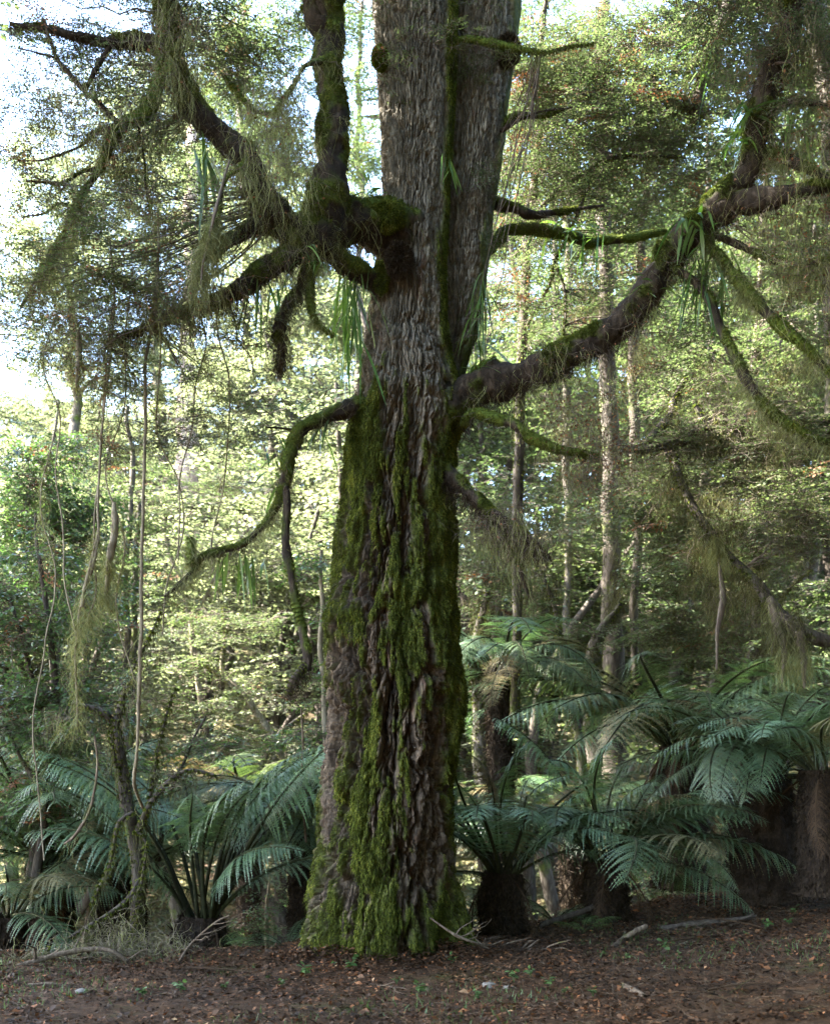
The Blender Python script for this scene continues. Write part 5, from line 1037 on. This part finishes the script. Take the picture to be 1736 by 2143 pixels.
vine('slender dark stem hanging from the upper foliage through the middle of the lichen at left', [[(330, 440, 8.7, 5), (332, 520, 8.75, 6), (328, 620, 8.8, 7), (320, 700, 8.85, 6)]], 5, 0.3)
vine('yellow lichen tassel hanging below the leafy twigs at far left', [[(163, 690, 8.6, 6), (166, 730, 8.6, 14), (164, 770, 8.6, 12), (160, 810, 8.6, 4)]], 6, 2.0, ll=0.2)
vine('thin grey vine dropping in front of the ferns, right of the hanging branch', [[(630, 1480, 10.6, 4), (634, 1560, 10.7, 4), (632, 1640, 10.8, 5), (640, 1760, 11, 5)]], 7, 0.1, 'bark_dry')
vine('lichen-draped dead limb drooping in front of the upper left boughs', [[(480, 335, 8.6, 5), (468, 380, 8.55, 6), (452, 440, 8.5, 7), (438, 500, 8.5, 6), (425, 560, 8.5, 5), (418, 610, 8.5, 3)]], 8, 1.6, 'twig', ll=0.25)
vine('dead twig hung with dark tufts at the right, above the tall fern', [[(1500, 1120, 10.8, 5), (1506, 1200, 10.8, 8), (1510, 1260, 10.8, 14), (1500, 1330, 10.8, 8), (1498, 1400, 10.8, 4)]], 9, 3.0, 'twig')
vine('curtain of dark lichen trailing from the drooping limb at the right border', [[(1610, 1250, 10.65, 16), (1625, 1300, 10.6, 22), (1640, 1360, 10.6, 14), (1635, 1430, 10.6, 4)], [(1670, 1320, 10.5, 20), (1680, 1380, 10.5, 16), (1682, 1440, 10.5, 4)]], 10, 5.0, 'twig')

for lab, x0, y0, y1, Y, sd in (('hair-thin vine left of the long straight vine, among lichen', 262, 560, 1420, 9.1, 21), ('wispy vine with sparse lichen at the far left, over the round bush', 130, 640, 1330, 8.9, 22), ('fine trailing stem right of the long straight vine', 350, 700, 1330, 9.3, 23),
        ('thin grey vine falling past the tip of the small left branch', 470, 560, 1260, 9.5, 24), ('thread-like vine hanging between the straight vine and the flank branch', 400, 620, 1180, 9.2, 25), ('thin vine trailing down in front of the lower left shrub', 95, 900, 1800, 9.4, 26)):
    R_ = RS(sd); n_ = 7
    vine(lab, [[(x0 + R_.normal(0, 15) + 22 * math.sin(k * 0.9 + sd), y0 + (y1 - y0) * k / (n_ - 1), Y, 3.2) for k in range(n_)]], sd, 0.35, ll=0.25)
# ================================================================== epiphytic strap ferns on the boughs
def strap_leaf(R, L, W, az, el, droop):
    n = 7; s = np.linspace(0, 1, n); d = np.array([math.cos(az) * math.cos(el), math.sin(az) * math.cos(el), math.sin(el)])
    p = d * (s * L)[:, None] + np.array([0, 0, -1.]) * (droop * L * s ** 2)[:, None]
    sd = np.cross(d, [0, 0, 1.]); sd /= np.linalg.norm(sd) + 1e-6
    sd = sd * math.cos(0.6) + np.array([R.normal(0, .4), R.normal(0, .4), R.normal(0, .4)]); sd /= np.linalg.norm(sd)
    w = W * np.sin(PI * (0.06 + 0.92 * s)) ** 0.8
    v = np.stack([p - sd * w[:, None], p + sd * w[:, None]], 1).reshape(-1, 3)
    i = np.arange(n - 1) * 2
    return v, np.stack([i, i + 1, i + 3, i + 2], -1)

def epiphyte(label, px, py, Y, n, L, W, seed, el=(-1.2, 0.6), droop=(0.4, 1.0), rx=20, ry=14, lobed=False):
    R = RS(seed); c = P(px, py, Y); mb = MB(); k = Y / F
    for i in range(n):
        az = R.uniform(0, 2 * PI); ll = L * R.uniform(0.5, 1.2)
        v, q = strap_leaf(R, ll, W * R.uniform(0.7, 1.2), az, R.uniform(*el), R.uniform(*droop))
        mb.add(v + np.array([R.normal(0, rx * k * .6), R.normal(0, 0.08), R.normal(0, ry * k * .6)]), q, 0, R.uniform(0, 1))
    o = obj('strap_fern', mb.mesh('strap fern', [M['strap']]), None, c); tag(o, label, 'fern', None)
epiphyte('fan of long dark strap leaves hanging below the bend of the upper left limb', 425, 315, 8.75, 10, 0.42, 0.022, 1, (-1.4, -0.4))
epiphyte('curtain of narrow strap fern leaves hanging beside the trunk under the left arch', 735, 610, 9.55, 60, 0.5, 0.011, 2, (-1.5, -0.7), (0.3, 0.8), 30, 60)
epiphyte('strap fern leaves dangling from the lower left arch below the elbow', 560, 600, 9.15, 22, 0.34, 0.012, 3, (-1.5, -0.4), rx=50)
epiphyte('upright strap fern growing on top of the mossy collar against the trunk', 770, 410, 9.6, 14, 0.26, 0.012, 4, (0.2, 1.3), (0.1, 0.6), 22, 8)
epiphyte('narrow-leaved fern sprays sprouting along the small left branch', 578, 960, 9.3, 20, 0.22, 0.013, 5, (-0.9, 0.4), rx=14, ry=50)
epiphyte('single tall leaf pair standing on the small left branch by the trunk', 632, 868, 9.4, 3, 0.2, 0.013, 6, (0.7, 1.4), (0.0, 0.2), 6, 4)
epiphyte('broad pale fern leaf hanging under the small left branch near the trunk', 672, 888, 9.5, 6, 0.26, 0.016, 7, (-1.5, -0.5), rx=18)
epiphyte('cluster of bright glossy leaves where the right bough forks', 1455, 470, 9.02, 26, 0.2, 0.016, 8, (-1.4, 0.5), rx=40, ry=26)
epiphyte('strap ferns hanging below the right bough just before its fork', 1475, 540, 9.2, 34, 0.42, 0.014, 9, (-1.5, -0.6), rx=36, ry=26)
epiphyte('small fern tuft growing on the upper side of the right bough midway', 1350, 600, 9.2, 14, 0.2, 0.012, 10, (-0.2, 1.0), rx=26)
epiphyte('strap ferns poking from the top right upright limb', 1570, 260, 8.95, 34, 0.3, 0.014, 11, (-0.8, 0.9), rx=18, ry=34)
epiphyte('spray of fern leaves on the side branch at the top right border', 1655, 250, 8.9, 12, 0.32, 0.012, 12, (-1.4, -0.2), rx=16)
epiphyte('fern fringe in the crotch where the right bough meets the trunk', 1010, 770, 9.65, 18, 0.24, 0.010, 13, (0.1, 1.3), (0.1, 0.7), 20, 10)
epiphyte('long strap fern curtain on the right edge of the second stem', 1010, 620, 10.0, 34, 0.4, 0.010, 14, (-1.5, -0.4), rx=14, ry=50)
epiphyte('leaf tuft in the bark cleft between the two upright stems', 940, 330, 9.75, 12, 0.26, 0.014, 15, (-1.4, -0.6), (0.2, 0.5), 8, 40)
epiphyte('fern leaves hanging under the tip of the small left branch', 500, 1165, 9.1, 24, 0.24, 0.012, 16, (-1.5, -0.2), rx=40, ry=12)
epiphyte('green fern tuft under the elbow of the left bough', 655, 545, 9.1, 16, 0.22, 0.010, 17, (-1.2, 0.2), rx=18)
epiphyte('bright fern sprays on the level limb behind the right bough', 1200, 485, 10.85, 30, 0.3, 0.013, 18, (-1.4, 0.7), rx=60)
epiphyte('dull fern tuft high on the dark limb at the top right corner', 1480, 120, 12.2, 20, 0.4, 0.016, 19, (-1.2, 0.3), rx=30, ry=30)

# ================================================================== the forest floor
def litter():
    R = RS(91); mb = MB(); K = 95000
    X = R.uniform(-5.0, 5.6, K); Y = 6.3 + 6.4 * R.uniform(0, 1, K)
    kb = 6000; ab = R.uniform(-PI, 0, kb); rb = 0.70 + np.abs(R.normal(0, 0.22, kb)); X[:kb] = -0.31 + rb * np.cos(ab); Y[:kb] = 10.0 + rb * np.sin(ab)
    ok = (Y < edge_y(X) + 0.7) & (fbm(np.stack([X * 1.3, Y * 1.3, 0 * X], -1), 14, 3) + 0.45 > R.uniform(-0.5, 0.5, K)); X, Y = X[ok], Y[ok]; K = len(X)
    z = height(X, Y) + 0.022 * fbm(np.stack([X * 5, Y * 5, 0 * X], -1), 21, 3) + R.uniform(0.004, 0.03, K) + 0.10 * np.exp(-((X + 0.3) ** 2 + (Y - 10) ** 2) / 1.6)
    z = z + np.exp(-((np.hypot(X + 0.31, Y - 10) - 0.72) / 0.14) ** 2) * R.uniform(0, 0.09, K)
    s = R.uniform(0.018, 0.048, K) * np.where(R.uniform(0, 1, K) < 0.06, 1.9, 1)
    lv = np.array([[-0.5, 0, 0], [0, 0.30, 0.10], [0.5, 0, 0.0], [0, -0.30, 0.12]])
    v = np.einsum('nij,qj->nqi', rot_xyz(K, R, 0.45) * s[:, None, None], lv) + np.stack([X, Y, z], -1)[:, None]
    mb.add(v.reshape(-1, 3), np.arange(K * 4).reshape(-1, 4), 0, np.clip(R.normal(0.45, 0.27, K), 0, 1))
    o = obj('leaf_litter', mb.mesh('leaf litter', [M['litter']])); tag(o, 'brown and rust fallen leaves covering the ground', None, kind='stuff')
    # fine twig litter
    K = 5200; X = R.uniform(-5, 5.5, K); Y = R.uniform(6.4, 12, K); ok = Y < edge_y(X) + 0.4; X, Y = X[ok], Y[ok]; K = len(X)
    z = height(X, Y) + R.uniform(0.01, 0.04, K); pos = np.stack([X, Y, z], -1)
    p, rad = twigs(pos, R, 0.20, 0.0013, 5, 0.0, 0.12, 0.3)
    a, q = ribs(p, rad, 4)
    o = obj('twig_litter', mesh_np('twig litter', a, q, M['bark_dry'])); tag(o, 'fine dead twigs strewn over the leaf litter', None, kind='stuff')
    # low moss, cress and grass blades in patches
    K = 9000; X = R.uniform(-5, 5.5, K); Y = R.uniform(6.6, 11.8, K); f = fbm(np.stack([X * 0.9, Y * 0.9, 0 * X], -1), 61, 3); ok = (f > 0.12) & (Y < edge_y(X)); X, Y = X[ok], Y[ok]; K = len(X)
    pos = np.stack([X, Y, height(X, Y) + 0.01], -1); n = np.tile([0, 0, 1.], (K, 1))
    v, f, r = blades(pos, n, R, 0.05, 0.004, 1.0, 0.0, 0.45)
    o = obj('grass', mesh_np('grass', v, f, M['sprout'], rnd=r)); tag(o, 'sparse short grass in the litter', None, kind='stuff')
litter()

def gz(X, Y): return float(height(X, Y))
def stick(label, pts, seed, m='bark_dry', forks=3, lift=0.012, name='fallen_branch'):
    """pts (px,py,Y,w) — laid on the ground or propped by its own forks"""
    R = RS(seed); mb = MB(); c = spline(px_path(pts), 0.03)
    v, q, n = tube(c, 10, lambda p, n, r: r * 0.25 * fbm(p * 22, seed, 3)); mb.add(v, q, 0, 0.5)
    for k in range(forks):
        i = R.randint(len(c) // 4, len(c) - 2); t = c[min(i + 3, len(c) - 1), :3] - c[max(i - 3, 0), :3]; t /= np.linalg.norm(t) + 1e-9
        d = t + R.normal(0, 0.5, 3); d[2] = abs(d[2]) * 0.6; d /= np.linalg.norm(d); L = R.uniform(0.15, 0.5)
        pp = [list(c[i, :3] + d * L * s + np.array([R.normal(0, .02), R.normal(0, .02), R.normal(0, .015)]) * (s > 0)) + [c[i, 3] * 0.6 * (1 - .8 * s)] for s in (0, .35, .7, 1)]
        v, q, n = tube(spline(pp, 0.04), 6); mb.add(v, q, 0, 0.5)
    o = obj(name, mb.mesh('branch', [M[m]], True)); tag(o, label, 'branch')
def on_ground(px, py0, w, lift=0.01):
    """point of the ground seen at that pixel"""
    Y = 6.0
    for _ in range(400):
        p = P(px, py0, Y)
        if p[2] <= gz(p[0], p[1]) + lift: break
        Y += 0.02
    return (px, py0, Y, w)
G = on_ground
stick('pale forked branch lying along the ground from the mossy trunk to the stout fern', [G(880, 1985, 4), G(940, 1978, 7), G(1000, 1985, 9), G(1070, 1990, 11), G(1130, 1988, 12), G(1165, 1992, 7)], 1, forks=9)
stick('stout broken stick leaning up from the litter right of the small bright fern', [G(1280, 1985, 14), (1300, 1968, 10.0, 13), (1325, 1950, 10.05, 12), (1352, 1936, 10.1, 11)], 2, forks=1)
stick('grey twiggy dead branch propped against the foot of the mossy trunk', [(900, 1920, 9.2, 4), (935, 1945, 9.2, 5), (960, 1960, 9.2, 6), (1000, 1975, 9.3, 6), G(1030, 1990, 6)], 3, forks=9)
stick('pale limb lying low across the left foreground with a hanging fork', [(0, 2035, 9.4, 9), (60, 2015, 9.4, 12), (130, 1995, 9.5, 12), (200, 1985, 9.6, 11), (240, 1992, 9.6, 9), (265, 2010, 9.6, 8), (300, 2035, 9.5, 4)], 4, forks=5)
stick('curved thin stick on the litter in the bottom left corner', [G(60, 2060, 5), (110, 2058, 8.4, 6), (150, 2075, 8.4, 6), G(185, 2095, 5)], 5, forks=2)
stick('slanting dark pole fallen between the two right-hand ferns', [(1130, 1935, 11.0, 12), (1200, 1912, 11.1, 12), (1260, 1890, 11.2, 11), (1340, 1850, 11.3, 9)], 6, 'bark_dark', forks=5)
stick('thin bleached stick crossing the bare slope on the right', [G(1390, 1990, 5), G(1440, 1970, 6), G(1500, 1945, 5), G(1560, 1925, 3)], 7, forks=2)
stick('short weathered stick on the red litter at lower right of centre', [G(1300, 2060, 12), G(1330, 2075, 14), G(1350, 2085, 9)], 8, forks=0)
stick('dark rotting log half buried under the dead leaves on the right slope', [G(1380, 1945, 18), G(1450, 1938, 24), G(1520, 1930, 20), G(1580, 1918, 10)], 9, 'bark_dark', forks=2)
stick('long low twig running along the bottom edge left of centre', [G(660, 2075, 4), G(740, 2060, 5), G(820, 2065, 5), G(900, 2080, 3)], 10, forks=4)
stick('dark rotten chunk of wood at the foot of the black-stalked fern', [G(500, 2008, 16), (530, 1995, 10.0, 22), G(555, 2000, 14)], 11, 'bark_dark', forks=1)
stick('forked bare stick standing in the dry twigs in front of the looping sapling', [G(370, 2020, 5), (400, 1975, 9.8, 5), (450, 1930, 9.8, 4), (480, 1915, 9.8, 3)], 12, forks=6)
stick('splintered grey stick in the dark bottom right corner', [G(1560, 2040, 6), (1590, 2010, 9.3, 6), (1625, 2000, 9.3, 4)], 13, forks=3)
# dry twig heap under the left sapling
def heap():
    R = RS(95); mb = MB()
    for (px, py, Y, rx, ry, n) in [(180, 2000, 9.9, 130, 45, 260), (330, 1985, 10.0, 90, 40, 200), (60, 2030, 9.6, 90, 40, 140), (250, 1960, 10.2, 60, 60, 120)]:
        p, rad = twigs(blob_px((px, py, Y, rx, ry, n), R), R, 0.45, 0.003, 7, 0.5, 0.7, 0.35); a, q = ribs(p, rad, 3); mb.add(a, q, 0, 0.5)
        tips = p.reshape(-1, 3); a, f, t = strands(tips[R.randint(0, len(tips), n * 4)], R, 0.04, 0.2, 0.0024, 5, 0.05, 0.1); mb.add(a, f, 1, t)
    o = obj('brushwood', mb.mesh('brushwood', [M['bark_thin'], M['lichen']])); tag(o, 'heap of dry mossy brushwood around the base of the looping sapling', 'brushwood')
heap()
# fallen dead fronds on the litter
def dead_frond(label, px, py, az, L, k):
    g = G(px, py, 1); c = P(*g[:3]); o = bpy.data.objects.new('fallen_frond', FLAT[k]); COL.objects.link(o); o.location = c + np.array([0, 0, 0.03]); o.rotation_euler = (0, 0, math.radians(az)); o.scale = (L,) * 3
    tag(o, label, 'frond')
FLAT = [frond_mesh(31, 4, -3, 'frond_dead', droop=0.1, dead=True, wid=0.15), frond_mesh(32, 10, -10, 'frond_dead', droop=0.12, dead=True, wid=0.13)]
dead_frond('brown dead fern frond lying on the bank below the dark right-hand fern', 1400, 1975, 20, 0.9, 0)
dead_frond('shrivelled brown frond on the ground near the right border', 1590, 1945, 150, 0.8, 1)
dead_frond('dead frond lying flat on the litter in front of the black-stalked fern', 520, 2040, 165, 0.8, 0)
dead_frond('dead frond half covered by leaves in the bottom right foreground', 1480, 2080, 10, 0.7, 1)
# stones and seedlings
def stone(label, px, py, r, seed):
    g = G(px, py, 1); c = P(g[0], g[1], g[2]); R = RS(seed)
    a = np.linspace(0, 2*PI, 20, endpoint=False); t = np.linspace(0.02, PI - 0.02, 12)
    d = np.stack([np.sin(t)[:, None] * np.cos(a), np.sin(t)[:, None] * np.sin(a), np.cos(t)[:, None] * np.ones(20)], -1).reshape(-1, 3)
    v = d * np.array([1, 0.75, 0.5]) * r * (1 + 0.4 * fbm(d * 1.6, seed, 3) + 0.12 * np.abs(fbm(d * 4, seed + 3, 2)))[:, None]
    i = np.arange(11)[:, None] * 20; j = np.arange(20)[None]; k = (j + 1) % 20
    o = obj('stone', mesh_np('stone', v, np.stack([i + j, i + k, i + 20 + k, i + 20 + j], -1).reshape(-1, 4), M['stone']), None, c + np.array([0, 0, r * 0.15])); tag(o, label, 'stone')
M['stone'] = bark_mat('weathered stone', [(0.07, 0.062, 0.054), (0.14, 0.128, 0.11), (0.22, 0.205, 0.18)], mossy=0.1, scale=12, zs=1)
stone('larger pale stone on the litter just right of the trunk foot', 1022, 2064, 0.055, 1)
stone('small flat grey stone beside the larger pale one', 1062, 2068, 0.04, 2)
stone('round stone in the dark leaf litter at lower left', 170, 2075, 0.045, 3)
def seedling_mesh(seed, n, L):
    R = RS(seed); mb = MB()
    for i in range(n):
        az = R.uniform(0, 6.28); h = L * R.uniform(0.6, 1.3); lean = R.uniform(0.1, 0.5)
        top = np.array([math.cos(az) * lean * h, math.sin(az) * lean * h, h])
        p = np.linspace(0, 1, 4)[:, None] * top; a, q = ribs(p[None], np.full((1, 4), 0.0014), 3); mb.add(a, q, 0, 0.4)
        for k in range(3):
            v, q = strap_leaf(R, L * 0.55 * R.uniform(0.7, 1.2), L * 0.17, az + k * 2.1, R.uniform(0.0, 0.6), 0.3); mb.add(v + top * (1 - 0.18 * k), q, 0, R.uniform(0, 1))
    return mb.mesh('seedling', [M['sprout']])
SD = [seedling_mesh(s, n, L) for s, n, L in ((1, 4, 0.07), (2, 6, 0.05), (3, 3, 0.1), (4, 8, 0.04))]
def seedlings():
    R = RS(97)
    spots = [(905, 2010), (925, 2015), (945, 2022), (960, 2010), (700, 2030), (720, 2024), (735, 2035), (560, 2050), (590, 2065), (470, 2070), (640, 2048), (830, 2060), (1075, 2055), (1180, 2080), (1150, 2070), (1240, 2085), (1310, 2010), (1265, 2000), (1390, 1995), (1420, 2000), (1600, 1945), (1650, 1935), (1660, 1915), (1560, 1960), (380, 2080), (300, 2085), (880, 2085), (1000, 2090), (1110, 2045), (530, 2030)]
    first = None
    for i, (x, y) in enumerate(spots):
        g = G(x, y, 1); c = P(*g[:3]); o = bpy.data.objects.new('seedling', SD[i % 4]); COL.objects.link(o)
        o.location = c; o.rotation_euler = (0, 0, R.uniform(0, 6)); o.scale = (R.uniform(0.8, 1.4),) * 3
        tag(o, 'tiny green seedling sprouting from the leaf litter', 'seedling', 'seedlings in the leaf litter')
seedlings()

# ================================================================== light, sky, camera
SUN = Vector((-0.76, 0.06, 0.65)).normalized()
w = bpy.data.worlds.new('World'); scene.world = w; w.use_nodes = True
nt = w.node_tree; nt.nodes.clear()
sky = nt.nodes.new('ShaderNodeTexSky'); sky.sky_type = 'NISHITA'; sky.sun_disc = False
sky.sun_elevation = math.asin(SUN.z); sky.sun_rotation = math.atan2(SUN.x, SUN.y)
bg = nt.nodes.new('ShaderNodeBackground'); bg.inputs[1].default_value = 0.115
out = nt.nodes.new('ShaderNodeOutputWorld'); nt.links.new(sky.outputs[0], bg.inputs[0]); nt.links.new(bg.outputs[0], out.inputs[0])
L = bpy.data.lights.new('Sun', 'SUN'); L.energy = 5.0; L.angle = math.radians(0.5); L.color = (1.0, 0.96, 0.88)
so = bpy.data.objects.new('Sun', L); COL.objects.link(so); so.rotation_euler = SUN.to_track_quat('Z', 'Y').to_euler()
cam = bpy.data.cameras.new('Camera'); co = bpy.data.objects.new('Camera', cam); COL.objects.link(co)
co.location = (0, 0, CAMZ); co.rotation_euler = (PI / 2, 0, 0)
cam.sensor_fit = 'VERTICAL'; cam.sensor_height = 36; cam.lens = 36 * F / 2142; cam.shift_y = (HY - 1071) / 2142; cam.clip_end = 2000
cam.dof.use_dof = True; cam.dof.focus_distance = 9.7; cam.dof.aperture_fstop = 1.7
scene.camera = co
vs = scene.view_settings; vs.view_transform = 'Standard'; vs.look = 'None'; vs.exposure = 4.5; vs.gamma = 1
scene.cycles.max_bounces = 6; scene.cycles.diffuse_bounces = 4; scene.cycles.glossy_bounces = 2; scene.cycles.transmission_bounces = 3
scene.cycles.volume_bounces = 0; scene.cycles.caustics_reflective = False; scene.cycles.caustics_refractive = False
